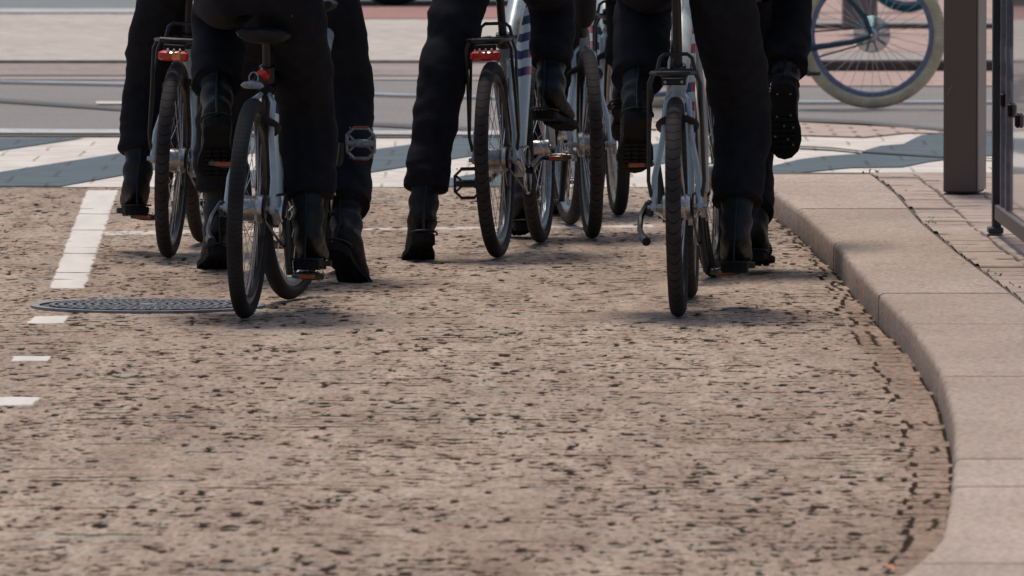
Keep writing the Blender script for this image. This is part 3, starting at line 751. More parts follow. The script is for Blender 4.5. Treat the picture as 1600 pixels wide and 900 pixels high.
    sa.f.append(tuple(rings[0]+k for k in range(16))); sa.f.append(tuple(rings[-1]+k for k in range(16)))
    sa.build('saddle', M['black_plastic'], b)
    # bars
    hb = MB(); hc = HT + ax*0.13
    hb.tube([HT - ax*0.02, hc], 0.014, 12); hb.tube([st(hc + Vector((-0.12,-0.30,0.02))), st(hc + Vector((0.0,-0.16,0.0))), st(hc + Vector((0.02,0,0))), st(hc + Vector((0.0,0.16,0.0))), st(hc + Vector((-0.12,0.30,0.02)))], 0.012, 10)
    hbo = hb.build('handlebar', M['black_metal'], b)
    for s in (-1, 1): MB().tube([st(hc + Vector((-0.16, s*0.325, 0.024))), st(hc + Vector((-0.07, s*0.245, 0.012)))], 0.017, 12).build('grip', M['rubber_grip'], hbo)
    # drivetrain
    ck = MB(); ca = R_(crank); cl = 0.17
    pr = BB + Vector((math.cos(ca)*cl, -0.075, math.sin(ca)*cl)); pl = BB + Vector((-math.cos(ca)*cl, 0.075, -math.sin(ca)*cl))
    ck.tube([BB + Vector((0,-0.058,0)), pr], [0.016,0.011], 10); ck.tube([BB + Vector((0,0.058,0)), pl], [0.016,0.011], 10)
    ck.cyl(BB + Vector((0,-0.06,0)), BB + Vector((0,0.06,0)), 0.014, 12)
    cr = MB().torus(BB + Vector((0,-0.050,0)), 0.082, 0.004, 44, 6)
    for k in range(5): a = 2*math.pi*k/5; ck.tube([BB + Vector((0,-0.050,0)), BB + Vector((math.cos(a)*0.08,-0.050,math.sin(a)*0.08))], 0.006, 6)
    cko = ck.build('crank', M['silver' if bright_pedal[0] else 'black_metal'], b); cr.build('chainring', M['silver'], cko)
    chn = MB(); chn.tube([BB + Vector((0,-0.050,0.082)), Vector((0,-0.050,Rw+0.036)), Vector((-0.036,-0.050,Rw)), Vector((0,-0.050,Rw-0.036)), BB + Vector((0,-0.050,-0.082))], 0.0035, 6, rb=0.005)
    chn.cyl(Vector((0,-0.052,Rw)), Vector((0,-0.047,Rw)), 0.034, 24); chn.build('chain', M['black_metal'], b)
    pedal(b, pr + Vector((0,-0.062,0)), -1, ppitch[1], bright=bright_pedal[1]); pedal(b, pl + Vector((0,0.062,0)), 1, ppitch[0], bright=bright_pedal[0])
    if lock:
        lk = MB(); c = Vector((0.165, 0, 0.585)); u = Vector((0.48,0,0.88)).normalized(); 
        d2 = Vector((-u.z, 0, u.x))
        pts = [c + Vector((0, math.cos(R_(a))*0.056, 0)) + d2*(math.sin(R_(a))*0.058 - 0.005) for a in range(-40, 221, 20)]
        lk.tube(pts, 0.013, 8, rb=0.009); lk.build('ring_lock', M['black_plastic'], b)
    if stand:
        ks = MB(); ks.box((0.03, 0.084, Rw-0.005), (0.07,0.022,0.05), bev=0.004)
        ks.tube([Vector((0.03,0.090,Rw+0.01)), Vector((0.0,0.112,Rw-0.03)), Vector((-0.08,0.112,Rw-0.065)), Vector((-0.15,0.098,Rw-0.090))], [0.010,0.010,0.009,0.008], 8)
        ks.cyl(Vector((-0.145,0.100,Rw-0.090)), Vector((-0.18,0.088,Rw-0.098)), 0.014, 12); ks.build('kickstand', M['black_metal'], b)
    if rack:
        rk = MB(); zt = 0.755
        rk.tube([Vector((0.30,0.045,zt)), Vector((-0.08,0.070,zt)), Vector((-0.115,0.050,zt)), Vector((-0.115,-0.050,zt)), Vector((-0.08,-0.070,zt)), Vector((0.30,-0.045,zt))], 0.0065, 8)
        rk.tube([Vector((-0.02,y,zt)) for y in (0.072,0.0,-0.072)], 0.006, 8); rk.tube([Vector((0.18,y,zt)) for y in (0.055,0.0,-0.055)], 0.006, 8)
        rk.tube([Vector((0.12,0.058,zt+0.002)), Vector((0.12,0.050,zt+0.040)), Vector((0.12,0.035,zt+0.052)), Vector((0.12,-0.035,zt+0.052)), Vector((0.12,-0.050,zt+0.040)), Vector((0.12,-0.058,zt+0.002))], 0.006, 8)
        rk.box((-0.04, 0, zt-0.008), (0.10,0.085,0.012), bev=0.003)
        for s in (-1, 1):
            rk.tube([Vector((-0.06, s*0.064, zt)), Vector((-0.058, s*0.078, zt-0.03)), Vector((-0.02, s*0.082, 0.56)), Vector((0.0, s*0.086, 0.42)), Vector((0.01, s*0.078, Rw+0.03))], 0.0062, 8)
            rk.tube([Vector((0.06, s*0.064, zt)), Vector((0.055, s*0.078, zt-0.04)), Vector((0.03, s*0.082, 0.56)), Vector((0.012, s*0.086, 0.44))], 0.0055, 8)
        rko = rk.build('rack', M['black_metal'], b)
        MB().box((-0.126, 0, zt-0.024), (0.008,0.075,0.024), bev=0.003).build('lamp_bracket', M['black_plastic'], rko)
        if light:
            lm = MB(); lm.box((-0.135, 0, zt-0.052), (0.026,0.105,0.036), bev=0.008); lo = lm.build('rear_light', M['red_light'], rko)
            if light_cat == 'orange_light': MB().box((-0.1492, -0.012, zt-0.052), (0.004,0.030,0.030), bev=0.0015).build('amber_insert', M['orange_light'], lo)
            for s in (-0.7, 0.0, 0.7): MB().cyl(Vector((-0.145, s*0.03-0.002, zt-0.033)), Vector((-0.139, s*0.03-0.002, zt-0.031)), 0.005, 10).build('led_cap', M['silver'], lo)
        else:
            for s in (-1, 1): MB().cyl(Vector((-0.133, s*0.026, zt-0.026)), Vector((-0.130, s*0.026, zt-0.026)), 0.005, 10).build('bolt', M['grey_reflect'], rko)
    if guard:
        gm = MB(); arc_strip(gm, Rw+0.022, 0.062, 20, 203, 0.003); go = gm.build('mudguard', M[guard], b); go.location = (0, 0, Rw)
    if reflector:
        rf = MB(); rf.tube([Vector((-0.03,y,0.722 - abs(y)*0.10)) for y in (-0.036,-0.026,0,0.026,0.036)], [0.004,0.014,0.019,0.014,0.004], 12, rb=[0.002,0.010,0.014,0.010,0.002])
        ro = rf.build('reflector_shell', M['grey_reflect'], b)
        wr = MB(); wr.tube([Vector((-0.035, -0.004+0.014*math.cos(t), 0.742+0.018*math.sin(t))) for t in np.linspace(-0.6, 3.7, 14)], 0.0022, 6); wr.build('wire_loop', M['grey_reflect'], ro)
        sp = MB(); sp.tube([Vector((-0.01,0,0.722)), Vector((0.09,0,0.74)), Vector((0.22,0,0.72))], [0.012,0.01,0.009], 10); sp.build('reflector_arm', M['black_plastic'], ro)
        pl2 = MB(); pl2.tube([px0 + Vector((-0.06,0,-0.13)), px0 + Vector((-0.085,0,-0.13))], [0.022,0.018], 16); pl2.build('rear_light', M['red_light'], b)
    if bag:
        bb = MB(); c = px0 + Vector((-0.11, 0, -0.10)); bb.tube([c + Vector((-0.03,0,0.075)), c + Vector((-0.028,0,0.03)), c + Vector((-0.02,0,-0.03)), c + Vector((0,0,-0.055))], [0.036,0.044,0.040,0.024], 18, rb=[0.03,0.035,0.03,0.02])
        bo = bb.build('saddle_bag', M['black_plastic'], b)
        MB().tube([c + Vector((-0.030,0,0.050)), c + Vector((-0.033,0,0.092))], [0.0455,0.040], 18, rb=[0.037,0.032]).build('reflective_strip', M['grey_reflect'], bo)
    if extra: extra(b)
    return b
GRP = 'white bicycles of the waiting group'
def fp(deg): return deg
bicycle('white bicycle with rack and red and orange tail light, leftmost of the group', (263,403), 0.085, lean=2.8, crank=92, light_cat='orange_light', hub=0.046, down='silver_frame', steer=-0.06, stand=False)
bicycle('bicycle with white stays and smooth black tyres nearest the manhole cover, wheel turned right', (383,498), 0.115, lean=2.2, crank=-90, tyre='tyre_black', rack=False, reflector=True, steer=-0.16, saddle_z=0.90, frame='black_metal')  # black main frame colour stands in for shade between the riders' legs
bicycle('white bicycle mostly hidden behind the rider beside the manhole cover, one pedal raised', (474,449), 0.10, lean=0.5, crank=93, tyre='tyre_black', rack=False, steer=-0.05, stand=False, lock=False, ppitch=(0,84), bright_pedal=(False,True))
bicycle('bicycle in the middle with navy and red tube bands and a wide red light', (778,403), 0.15, lean=-1.9, crank=12, frame='silver_frame', ppitch=(-78,0), saddle_z=1.06, steer=0.02, lock=False, stand=False)
bicycle('white bicycle with black saddle bag, second from the right of the group', (925,373), -0.073, lean=-1.3, crank=88, rack=False, bag=True, steer=0.08, tyre='tyre_brown', stand=False)
bicycle('bicycle with tan rims half hidden farthest ahead in the group', (966,337), -0.08, lean=-0.8, crank=80, rack=True, light=False, rim='rim_tan', frim='rim_tan', tyre='tyre_black', stand=False)
bicycle('white bicycle with kickstand and empty black rack nearest the kerb', (1060,495), 0.055, lean=-0.9, crank=-90, light=False, tyre='tyre_brown', hub=0.040, saddle_z=1.05)
def city_light(b):
    pass
bicycle('bicycle with beige mudguard just ahead of the one with the empty rack', (1115,433), 0.14, lean=-3.0, crank=60, rack=False, guard='beige_guard', tyre='tyre_black', frame='silver_frame', down='silver_frame', stand=False, lock=False, reflector=True, frim='rim_grey')
# bicycle crossing behind, seen from the side
K = P3(1362, 47, 47.6)
kb = bicycle('bicycle with cream tyres riding across behind the group', (1362,169.5), 0.0, yaw=178, Rw=0.366, tyre='tyre_cream', rim='rim_blue', frim='rim_blue', frame='teal_frame', down='teal_frame', stays='teal_frame', rack=False, lock=False, stand=False, crank=40, hub=0.03, group='bicycles in the street behind', saddle_z=1.0)
cs = MB()
for k in range(7): cs.torus((0,-0.030-0.004*k,0.366), 0.088-0.009*k, 0.003, 40, 5)
for k in range(10):
    a = 2*math.pi*k/10; cs.tube([(0,-0.035,0.366), (math.cos(a)*0.085,-0.035,0.366+math.sin(a)*0.085)], 0.006, 5)
cs.build('cassette', pbr('teal steel cassette', (0.16,0.26,0.29), 0.35, 0.7), kb)
bicycle('bicycle with thin teal tyres far behind beyond the terrace step', (1418,19), 0.0, yaw=180, Rw=0.29, tyre='tyre_teal', rim='rim_grey', frim='rim_grey', frame='teal_frame', down='teal_frame', stays='teal_frame', rack=False, lock=False, stand=False, crank=20, hub=0.02, group='bicycles in the street behind', saddle_z=0.85, z0=0.102)

# ------------------------------------------------------------------ people
def skin_mesh(name, verts, edges, radii, mat, parent, sub=2, disp=None, root=0, clamp=None):
    me = bpy.data.meshes.new(name); me.from_pydata([tuple(v) for v in verts], edges, []); me.update()
    ob = bpy.data.objects.new(name, me); col.objects.link(ob)
    sk = ob.modifiers.new('s', 'SKIN'); sk.use_smooth_shade = True; sk.branch_smoothing = 0.6
    if not me.skin_vertices: me.skin_vertices.new() if hasattr(me.skin_vertices, 'new') else None
    lay = me.skin_vertices[0].data
    for i, r in enumerate(radii):
        lay[i].radius = r if isinstance(r, tuple) else (r, r); lay[i].use_root = (i == root)
    sb = ob.modifiers.new('u', 'SUBSURF'); sb.levels = sub; sb.render_levels = sub
    dg = bpy.context.evaluated_depsgraph_get(); dg.update()
    m2 = bpy.data.meshes.new_from_object(ob.evaluated_get(dg))
    ob.modifiers.clear(); old = ob.data; ob.data = m2; bpy.data.meshes.remove(old); m2.name = name
    if disp or clamp:
        m2.update(); n = len(m2.vertices); co = np.zeros(n*3); no = np.zeros(n*3)
        m2.vertices.foreach_get('co', co); m2.vertices.foreach_get('normal', no)
        co = co.reshape(-1, 3); no = no.reshape(-1, 3)
        if disp: co += no*disp(co)[:, None]
        if clamp: co = clamp(co)
        m2.vertices.foreach_set('co', co.ravel()); m2.update()
    m2.materials.clear(); m2.materials.append(mat); m2.shade_smooth(); ob.parent = parent
    return ob
def fold_disp(seed, amp=0.010):
    def f(co):
        x = co[:,0]; y = co[:,1]; z = co[:,2]
        a = fbm(x*5+y*6+seed*3.1, z*13+seed + x*5, seed, 3)-0.5
        b = fbm(x*9+seed, z*26 + y*8, seed+5, 2)-0.5
        return amp*(1.9*a + 0.9*b)
    return f
SOLE = [(-0.062,0.0),(-0.058,0.020),(-0.045,0.034),(-0.02,0.037),(0.03,0.033),(0.07,0.036),(0.12,0.047),(0.16,0.049),(0.20,0.040),(0.225,0.020),(0.232,0.0),(0.225,-0.020),(0.20,-0.040),(0.16,-0.049),(0.12,-0.047),(0.07,-0.036),(0.03,-0.033),(-0.02,-0.037),(-0.045,-0.034),(-0.058,-0.020)]
SOLE = [(x, y*1.13) for x, y in SOLE]
def boot(parent, o, ankle, knee, yaw, pitch, roll=0, mat='leather', studs=False, lace=False, label=None):
    t0 = Vector((math.sin(R_(yaw)), math.cos(R_(yaw)), 0)); z = Vector((0,0,1)); ph = R_(pitch)
    t = t0*math.cos(ph) - z*math.sin(ph); u = z*math.cos(ph) + t0*math.sin(ph); s = t.cross(u)
    if roll: rm = Matrix.Rotation(R_(roll), 3, t); u = rm @ u; s = rm @ s
    F = lambda x, y, zz: (ankle - o) + t*x + s*y + u*(zz-0.10)
    leg = (knee-ankle).normalized()
    A = ankle - o
    pts = [A + leg*0.175, A + leg*0.09, F(0.0,0,0.095), F(0.07,0,0.068), F(0.125,0,0.048), F(0.18,0,0.042), F(-0.022,0,0.05)]
    rad = [(0.064,0.064),(0.059,0.059),(0.055,0.055),(0.050,0.044),(0.054,0.036),(0.046,0.032),(0.047,0.045)]
    inv = Matrix((t, s, u))
    def clamp(co):
        loc = (co - np.array(A)) @ np.array(inv).T; loc[:,2] += 0.10
        foot = loc[:,2] < 0.06
        loc[:,2] = np.maximum(loc[:,2], 0.022)
        # toe box / heel counter creases
        loc[:,2] += 0.0018*np.sin(loc[:,0]*150)*((loc[:,0] > 0.04) & (loc[:,0] < 0.13))
        loc[:,2] -= 0.10
        return loc @ np.array(inv) + np.array(A)
    sh = lambda co: 0.004*np.sin(((co - np.array(A)) @ np.array(leg))*95 + 3*fbm(co[:,0]*30, co[:,1]*30, 5, 2))*(((co-np.array(A)) @ np.array(leg)) > -0.02)
    b = skin_mesh('boot', pts, [(0,1),(1,2),(2,3),(3,4),(4,5),(2,6)], rad, M[mat], parent, 3, disp=sh, root=2, clamp=clamp)
    Mx = Matrix((( t.x, s.x, u.x, A.x - u.x*0.10), (t.y, s.y, u.y, A.y - u.y*0.10), (t.z, s.z, u.z, A.z - u.z*0.10), (0,0,0,1)))
    sl = MB(); sl.prism([(x*1.0, y*1.04) for x, y in SOLE], 0.012, 0.030, Mx)
    heel = [(x, y*1.02) for x, y in SOLE if x < 0.02]; heel = sorted([p for p in heel if p[1] >= 0], key=lambda p: p[0]) + sorted([p for p in heel if p[1] < 0], key=lambda p: -p[0])
    sl.prism(heel, 0.0, 0.0125, Mx)
    for i in range(7):
        x = 0.075 + 0.021*i; hw = 0.036 if i < 6 else 0.026
        for j in (-1, 0, 1): sl.prism([(x-0.006, j*hw*0.72-hw*0.26), (x+0.008, j*hw*0.72-hw*0.26), (x+0.008, j*hw*0.72+hw*0.26), (x-0.006, j*hw*0.72+hw*0.26)], 0.003, 0.0125, Mx)
    so = sl.build('sole', M['sole'], b, smooth=False)
    seam = MB(); seam.tube([F(-0.070,0,0.028), F(-0.070,0,0.06), A + leg*0.02 - t*0.056, A + leg*0.09 - t*0.060, A + leg*0.17 - t*0.065], 0.0038, 6); seam.build('back_seam', M[mat], b)
    wl = MB(); wl.tube([F(-0.035 + 0.040*math.cos(a_), 0.050*math.sin(a_), 0.034) for a_ in np.linspace(math.pi*0.45, math.pi*1.55, 12)], 0.0035, 6); wl.build('welt', M[mat], b)
    if studs:
        sd_ = MB()
        for x, y in ((0.06,0.022),(0.065,-0.024),(0.10,0.0),(0.105,0.03),(0.14,-0.03),(0.15,0.012),(0.17,0.03),(-0.02,0.022),(-0.02,-0.022)):
            p0 = Mx @ Vector((x, y, 0.004)); p1 = Mx @ Vector((x, y, -0.0012)); sd_.cyl(p0, p1, 0.0036, 8)
        sd_.build('stud', M['stud'], b)
    if lace:
        for q in lace:
            lc = MB(); lc.tube([Mx @ Vector(p) for p in q], 0.0024, 6); lc.build('lace', M['lace'], b)
    return b
def person(label, hips, L, Rr, seed, lean=0.22, hands=None, bmat='leather', hem=0.125, flare=1.0, ghelm='helmet', wscale=1.0):
    """L / Rr: (hip, knee, ankle, yaw, pitch[, opts]) in world space"""
    o = Vector((hips.x, hips.y, 0)); root = empty('person', o); tag(root, label, 'person', 'riders in black trousers and boots')
    q = lambda p: Vector(p)-o
    H = q(hips); fw = Vector((0, math.cos(0), 0)); up = Vector((0, math.sin(lean), math.cos(lean)))
    waist = H + up*0.16; chest = H + up*0.38; nb = H + up*0.53; neck = H + up*0.60; head = neck + Vector((0,0.04,0.13)); crown = head + Vector((0,0,0.07))
    sh = [nb + Vector((-0.17,0,-0.05)), nb + Vector((0.17,0,-0.05))]
    hd = hands or [H + Vector((-0.27,0.55,0.10)), H + Vector((0.27,0.55,0.10))]
    el = []
    for k in (0, 1):
        mid = (sh[k]+hd[k])/2; el.append(mid + Vector(((-0.06 if k == 0 else 0.06), -0.03, -0.09)))
    # continuous body
    v = [H, waist, chest, nb, neck, head, crown]; r = [(0.13,0.10),(0.115,0.085),(0.135,0.095),(0.09,0.07),(0.055,0.055),(0.085,0.095),(0.06,0.07)]
    e = [(0,1),(1,2),(2,3),(3,4),(4,5),(5,6)]
    def add(p, rad, frm): v.append(p); r.append(rad if isinstance(rad, tuple) else (rad, rad)); e.append((frm, len(v)-1)); return len(v)-1
    add(head + Vector((0,0.105,-0.005)), 0.014, 5)                                    # nose
    for s in (-1, 1): add(head + Vector((s*0.092,0.0,-0.005)), (0.012,0.022), 5)
    for k in (0, 1):
        s = -1 if k == 0 else 1
        i = add(sh[k], 0.055, 3); i = add(el[k], 0.040, i); i = add(hd[k] - (hd[k]-el[k]).normalized()*0.07, 0.027, i); pal = add(hd[k], (0.036,0.016), i)
        for f, (dy, ln) in enumerate(((-0.028,0.032),(-0.010,0.038),(0.009,0.036),(0.026,0.028))):
            a = add(hd[k] + Vector((dy*0.9, 0.035, 0.012)), 0.0095, pal); a = add(hd[k] + Vector((dy, 0.045+ln*0.4, -0.015)), 0.009, a); add(hd[k] + Vector((dy, 0.030, -0.040)), 0.008, a)
        a = add(hd[k] + Vector((-s*0.040, 0.0, -0.008)), 0.0105, pal); add(hd[k] + Vector((-s*0.040, 0.030, -0.028)), 0.009, a)
    for k, leg in enumerate((L, Rr)):
        hip, kn, an = q(leg[0]), q(leg[1]), q(leg[2])
        i = add(H.lerp(hip, 0.8), 0.085, 0); i = add(hip.lerp(kn, 0.5), 0.070, i); i = add(kn, 0.052, i); i = add(kn.lerp(an, 0.35), 0.045, i); i = add(kn.lerp(an, 0.72), 0.026, i); i = add(an, 0.020, i)
    skin_mesh('body', v, e, r, M['skin'], root, 1)
    # trousers
    v = [H, H + up*0.14]; r = [(0.165*wscale,0.135), (0.15,0.12)]; e = [(0,1)]
    for k, leg in enumerate((L, Rr)):
        hip, kn, an = q(leg[0]), q(leg[1]), q(leg[2]); sc = wscale*1.07
        i = add(H.lerp(hip, 1.0) + Vector((0,0,-0.02)), 0.112*sc, 0); i = add(hip.lerp(kn, 0.45), 0.102*sc, i); i = add(hip.lerp(kn, 0.85), 0.092*sc, i); i = add(kn.lerp(an, 0.1), 0.089*sc, i)
        sl = (kn-an).length; d = (kn-an).normalized()
        i = add(kn.lerp(an, 0.40), 0.082*sc, i)
        i = add(an + d*(hem+0.09), 0.083*sc*flare, i); i = add(an + d*(hem+0.035), 0.080*sc*flare, i); i = add(an + d*(hem+0.010), 0.079*sc*flare, i); i = add(an + d*hem, 0.076*sc*flare, i)
    skin_mesh('trousers', v, e, r, M['trousers'], root, 3, disp=fold_disp(seed, 0.012))
    # jacket
    v = [H + up*0.03, waist, chest, nb]; r = [(0.205,0.165),(0.180,0.145),(0.180,0.135),(0.115,0.095)]; e = [(0,1),(1,2),(2,3)]
    add(neck - Vector((0,0,0.03)), 0.068, 3)
    for k in (0, 1):
        i = add(sh[k], 0.075, 3); i = add(el[k], 0.058, i); add(hd[k] - (hd[k]-el[k]).normalized()*0.08, 0.042, i)
    skin_mesh('jacket', v, e, r, M['jacket'], root, 2, disp=fold_disp(seed+9, 0.012))
    hm = MB(); nr = 10; c = head + Vector((0,-0.005,0.035))
    rings = []
    for a in range(nr):
        th = R_(88*a/(nr-1)); rings.append(hm.ring(c + Vector((0,0,math.sin(th)*0.105)), Vector((1,0,0)), Vector((0,1,0)), max(0.004, math.cos(th)*0.108), max(0.004, math.cos(th)*0.135), 24))
    for i, j in zip(rings[:-1], rings[1:]): hm.bridge(i, j, 24)
    hm.f.append(tuple(rings[-1]+k for k in range(24))); hm.f.append(tuple(rings[0]+k for k in range(24)))
    hm.build('helmet', M[ghelm], root)
    hr = MB(); rings = []
    for a in range(9):
        th = R_(-52 + 120*a/8); rings.append(hr.ring(head + Vector((0,-0.024,0.020 + math.sin(th)*0.098)), Vector((1,0,0)), Vector((0,1,0)), math.cos(th)*0.094, math.cos(th)*0.098, 20))
    for i, j in zip(rings[:-1], rings[1:]): hr.bridge(i, j, 20)
    hr.f.append(tuple(rings[-1]+k for k in range(20))); hr.f.append(tuple(rings[0]+k for k in range(20)))
    hr.build('hair', M['hair'], root)
    for leg in (L, Rr):
        op = leg[5] if len(leg) > 5 else {}
        boot(root, o, Vector(leg[2]), Vector(leg[1]), leg[3], leg[4], mat=op.get('mat', bmat), roll=op.get('roll', 0), studs=op.get('studs', False), lace=op.get('lace'))
    return root
P = P3
person('rider at the far left, left boot resting low on the pedal', P(290,-25,33.5),
       (P(258,-50,33.4), P(232,130,33.65), P(212,292,33.5), -6, 4), (P(325,-50,33.4), P(352,-25,33.9), P(350,118,33.55), 4, 30), 1, wscale=0.98)
person('rider on the nearest left bicycle, right boot low on the pedal', P(402,-28,29.62),
       (P(366,-25,29.66), P(342,10,30.25), P(338,175,29.88), -3, 42), (P(444,-30,29.66), P(482,170,30.1), P(481,372,29.95), 6, 3, dict(lace=[[(0.01,-0.045,0.15),(0.02,-0.075,0.14),(0.02,-0.085,0.11),(0.02,-0.07,0.085),(0.01,-0.05,0.10)]])), 2, wscale=1.04)
person('rider standing astride behind the manhole cover rider, right heel lifted off the cobbles', P(465,-38,31.75),
       (P(420,-40,31.8), P(352,165,32.4), P(340,360,32.35), -8, 18), (P(512,-45,31.85), P(538,165,32.0), P(541,368,31.55), 24, 38), 3, wscale=1.12)
person('rider standing with left foot on the cobbles in the middle of the group', P(775,-95,33.4),
       (P(733,-70,33.35), P(684,150,33.1), P(658,344,32.95), -6, 24), (P(825,-70,33.4), P(866,5,33.7), P(858,146,33.5), 20, 12), 4, wscale=0.92, hem=0.11)
person('rider behind the bicycle with banded tube, left boot seen between its wheels', P(905,-75,34.75),
       (P(885,-60,34.7), P(852,130,34.8), P(818,318,34.5), -10, 8), (P(935,-60,34.75), P(985,-25,35.2), P(976,145,34.95), 5, 30), 5)
person('rider farthest ahead with an orange brown boot on the cobbles', P(905,-95,36.4),
       (P(885,-75,36.4), P(876,125,36.5), P(872,288,36.3), -5, 6, dict(mat='orange_leather')), (P(935,-75,36.4), P(990,-20,36.8), P(985,140,36.6), 5, 20), 6, wscale=0.85)
person('rider nearest the kerb, left heel raised and right boot low on the pedal', P(1068,-80,29.85),
       (P(1030,-55,29.85), P(1008,-5,30.3), P(994,165,29.9), -2, 40), (P(1120,-60,29.85), P(1161,180,30.2), P(1148,376,30.0), 4, 2), 7, wscale=1.05)
person('rider with one boot kicked up behind showing its studded sole beside the kerb', P(1180,-100,32.4),
       (P(1155,-80,32.4), P(1165,160,32.6), P(1177,362,32.1), 8, 8), (P(1218,-75,32.45), P(1232,-25,32.75), P(1226,135,32.35), 3, 66, dict(studs=True, roll=0, lace=[[(0.02,-0.05,0.12),(0.05,-0.075,0.13),(0.045,-0.10,0.12),(0.03,-0.085,0.125),(0.02,-0.055,0.115)], [(0.03,-0.05,0.10),(0.06,-0.09,0.09),(0.10,-0.11,0.08)]])), 8, wscale=0.98, hem=0.09)
person('person mostly hidden behind the two left riders', P(312,-80,36.6),
       (P(292,-70,36.6), P(292,110,36.7), P(292,285,36.5), -3, 3), (P(338,-70,36.6), P(336,110,36.7), P(333,285,36.5), 3, 3), 9, wscale=0.9)

# ------------------------------------------------------------------ post and display panel on the footway
def steel_post():
    p = G(1506, 300, KZ); t = empty('steel_post', (p.x, p.y, KZ), (0, 0, R_(-14)))
    tag(t, 'thick square brown grey steel post standing on the clinker footway', 'post')
    m, nt, bs = new_mat('brown grey weathered paint')
    n = noise_tex(nt, 3, 6, mapping(nt, (1,1,0.5)), 0.6); r = ramp(nt, n.outputs[0], [(0.3, (0.115,0.083,0.066)), (0.7, (0.155,0.114,0.092))])
    n2 = noise_tex(nt, 60, 3, mapping(nt)); sc = ramp(nt, n2.outputs[0], [(0.70, (0,0,0)), (0.74, (1,1,1))])
    c = mixc(nt, sc.outputs[0], r.outputs[0], (0.14,0.125,0.115)); nt.links.new(c, bs.inputs['Base Color']); bs.inputs['Roughness'].default_value = 0.6
    mb = MB(); mb.box((0, 0, 1.4), (0.130, 0.150, 2.8), bev=0.006); mb.build('shaft', m, t, smooth=False)
    MB().box((0,0,2.815),(0.15,0.17,0.02),bev=0.004).build('cap', m, t, smooth=False)
    sp = MB(); sp.box((0.0685, 0.0, 0.55), (0.005, 0.148, 1.08)); sp.box((0.0685, 0.0, 1.94), (0.005, 0.148, 1.68)); sp.build('lit_side_plate', pbr('lit side grey brown plate', (0.33,0.27,0.24), 0.6, 0, 0.1, 10), t, smooth=False)  # lighter colour on this side paints in the light falling on it
    gr = MB(); 
    for q in (((-0.052,-0.077,0.37),(-0.040,-0.077,0.385),(-0.030,-0.077,0.41)), ((-0.056,-0.077,0.39),(-0.036,-0.077,0.392))): gr.tube([Vector(x) for x in q], 0.0012, 5)
    gr.build('scratch_mark', pbr('pale green paint mark', (0.22,0.28,0.22), 0.8), t)
steel_post()
def bench_post_line():
    pass
def display():
    p = G(1556, 364, KZ); L = 2.4
    t = empty('display_case', (p.x, p.y, KZ), (0, 0, R_(0.55)))
    tag(t, 'tall glazed display case with dark frame at the right edge of the footway', 'display case')
    dk = pbr('dark blue grey frame paint', (0.030,0.032,0.040), 0.4, 0, 0.2, 10); lt = pbr('grey brown rail', (0.13,0.11,0.105), 0.5, 0, 0.15, 10)
    mb = MB(); mb.box((0.0, -0.03, 1.15), (0.030, 0.06, 2.3), bev=0.004); mb.build('frame_post', dk, t, smooth=False); mb = MB(); mb.box((0.0, -L+0.03, 1.15), (0.030, 0.06, 2.3), bev=0.004); mb.build('frame_post', dk, t, smooth=False)
    MB().box((0.004,-L/2,0.075),(0.026,L-0.124,0.055),bev=0.004).build('bottom_rail', lt, t, smooth=False)
    MB().box((0.004,-L/2,2.25),(0.026,L-0.124,0.08),bev=0.004).build('top_rail', dk, t, smooth=False)
    MB().box((-0.004,-0.03,0.012),(0.052,0.10,0.022),bev=0.004).build('foot_plate', dk, t, smooth=False)
    m, nt, bs = new_mat('poster with painted reflections')
    v = mapping(nt, (1,1,1)); sp = nt.nodes.new('ShaderNodeSeparateXYZ'); nt.links.new(v, sp.inputs[0])
    nz = noise_tex(nt, 9, 3, mapping(nt, (1,0.8,1)))
    zz = mth(nt, 'ADD', sp.outputs[2], mth(nt, 'MULTIPLY', mth(nt, 'SUBTRACT', nz.outputs[0], 0.5), 0.03))
    W = (0.50,0.46,0.44); Dk = (0.035,0.06,0.065); Pk = (0.42,0.34,0.31); Gy = (0.30,0.31,0.32)
    W = (0.62,0.57,0.55)
    st = [(0.0,Pk),(0.12,W),(0.25,W),(0.27,(0.11,0.15,0.18)),(0.33,(0.16,0.20,0.23)),(0.345,Pk),(0.41,Pk),(0.45,W),(0.462,(0.07,0.09,0.10)),(0.485,(0.09,0.11,0.12)),(0.502,W),(0.54,W),(0.552,Dk),(0.80,Dk),(0.9,W)]  # bands mix poster print with glass reflections painted into the colour
    r = ramp(nt, mth(nt, 'MULTIPLY', zz, 0.83), st)
    nt.links.new(r.outputs[0], bs.inputs['Base Color']); bs.inputs['Roughness'].default_value = 0.08; bs.inputs['Coat Weight'].default_value = 0.5
    po = MB(); po.box((0.012,-L/2,1.155),(0.008,L-0.124,2.10)); po.build('poster_panel', m, t, smooth=False)
    mu = MB()
    for y in (-0.32, -0.62): mu.box((0.002, y, 1.155), (0.012, 0.018, 2.10))
    mu.build('mullion', pbr('violet grey strip', (0.22,0.21,0.26), 0.4), t, smooth=False)
    for k, y in enumerate((-0.35,-0.75,-1.15)):
        h = MB(); zl = 0.47-0.02*k; h.box((0.002, y, zl), (0.018, 0.05, 0.048), bev=0.006); h.build('latch', M['black_plastic'], t)
display()

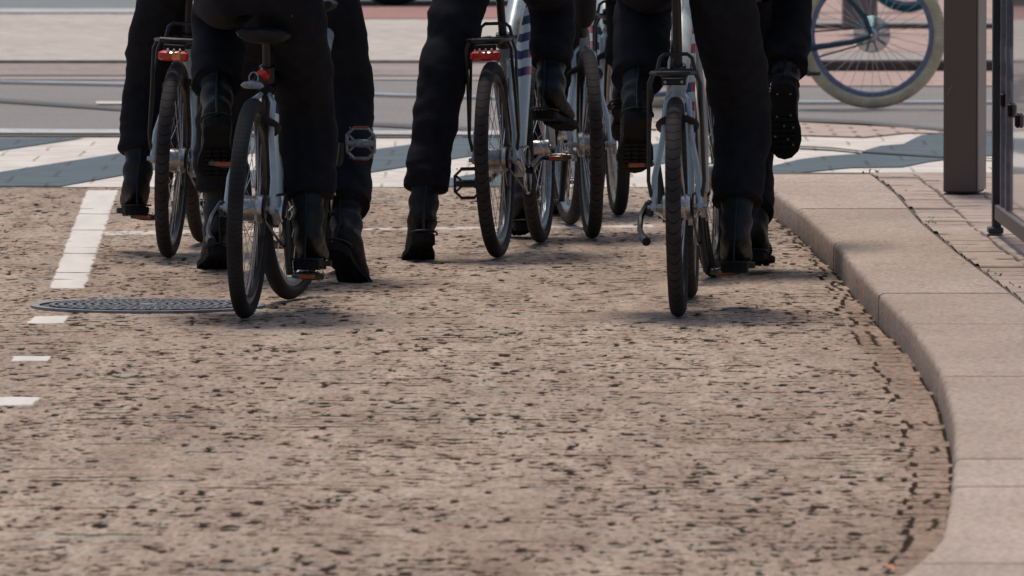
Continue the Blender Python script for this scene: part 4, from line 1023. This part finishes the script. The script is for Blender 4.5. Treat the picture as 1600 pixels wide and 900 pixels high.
# stone pillar, thin pole, far things
def pillar():
    p = G(1346, 47, 0.102); t = MB(); t.box((0,0,0.45),(0.21,0.21,0.9),bev=0.012); t.box((0,0,0.915),(0.24,0.24,0.03),bev=0.008)
    o = t.build('stone_bollard', street_mat('grey brown stone', (0.17,0.145,0.135),(0.23,0.20,0.185), 3, 40), smooth=False); o.location = (p.x, p.y+0.3, 0.102)
    tag(o, 'square grey brown stone bollard behind the hub of the cream tyred bicycle', 'bollard')
    q = G(1272, 28, 0.102); s = MB(); s.cyl(Vector((0,0,0)), Vector((0,0,1.1)), 0.011, 12); s.cyl(Vector((0,0,0)), Vector((0,0,0.02)), 0.03, 12)
    o = s.build('thin_pole', M['black_metal']); o.location = (q.x, q.y, 0.102); tag(o, 'thin dark metal pole on the pink terrace, left of the bollard', 'pole')
pillar()
def far_van():
    # only its dark wheel and sill show below the top of the photograph
    p = G(615, 9, 0.016); t = empty('parked_car', (p.x, p.y, 0.016)); tag(t, 'parked grey car far behind, only tyre and sill seen between two riders', 'car')
    w = MB()
    for x in (0.0, 2.6): 
        wh = MB(); wh.torus((x,0,0.31),0.22,0.09,40,10,rz=0.10); o = wh.build('wheel', M['rubber_grip'], t)
        MB().cyl(Vector((x,-0.09,0.31)), Vector((x,0.06,0.31)), 0.17, 24).build('hub_cap', M['silver'], o)
    b = MB(); b.box((1.3,0.9,0.52),(4.3,1.75,0.62),bev=0.12); b.build('body', pbr('grey car paint', (0.24,0.28,0.30), 0.3, 0.3, 0.1, 3, coat=0.5), t)
    c = MB(); c.prism([(-0.1,0.83),(0.5,1.35),(2.2,1.38),(3.0,0.83)], 0.15, 1.65, Matrix(((1,0,0,0),(0,0,1,0),(0,1,0,0),(0,0,0,1)))); c.build('cabin', pbr('tinted glass', (0.02,0.025,0.03), 0.08), t)
far_van()
def leaf():
    p = G(1388, 893); mb = MB()
    for k in range(8): a = 2*math.pi*k/8; mb.v.append(Vector((math.cos(a)*0.014, math.sin(a)*0.03, 0.004*math.sin(2*a)+0.006)))
    mb.v.append(Vector((0,0,0.004)))
    for k in range(8): mb.f.append((k, (k+1) % 8, 8))
    o = mb.build('fallen_leaf', pbr('orange leaf', (0.50,0.14,0.05), 0.7)); o.location = (p.x, p.y, 0.004)
    tag(o, 'small orange leaf lying in the gutter at the bottom edge', 'leaf')
leaf()
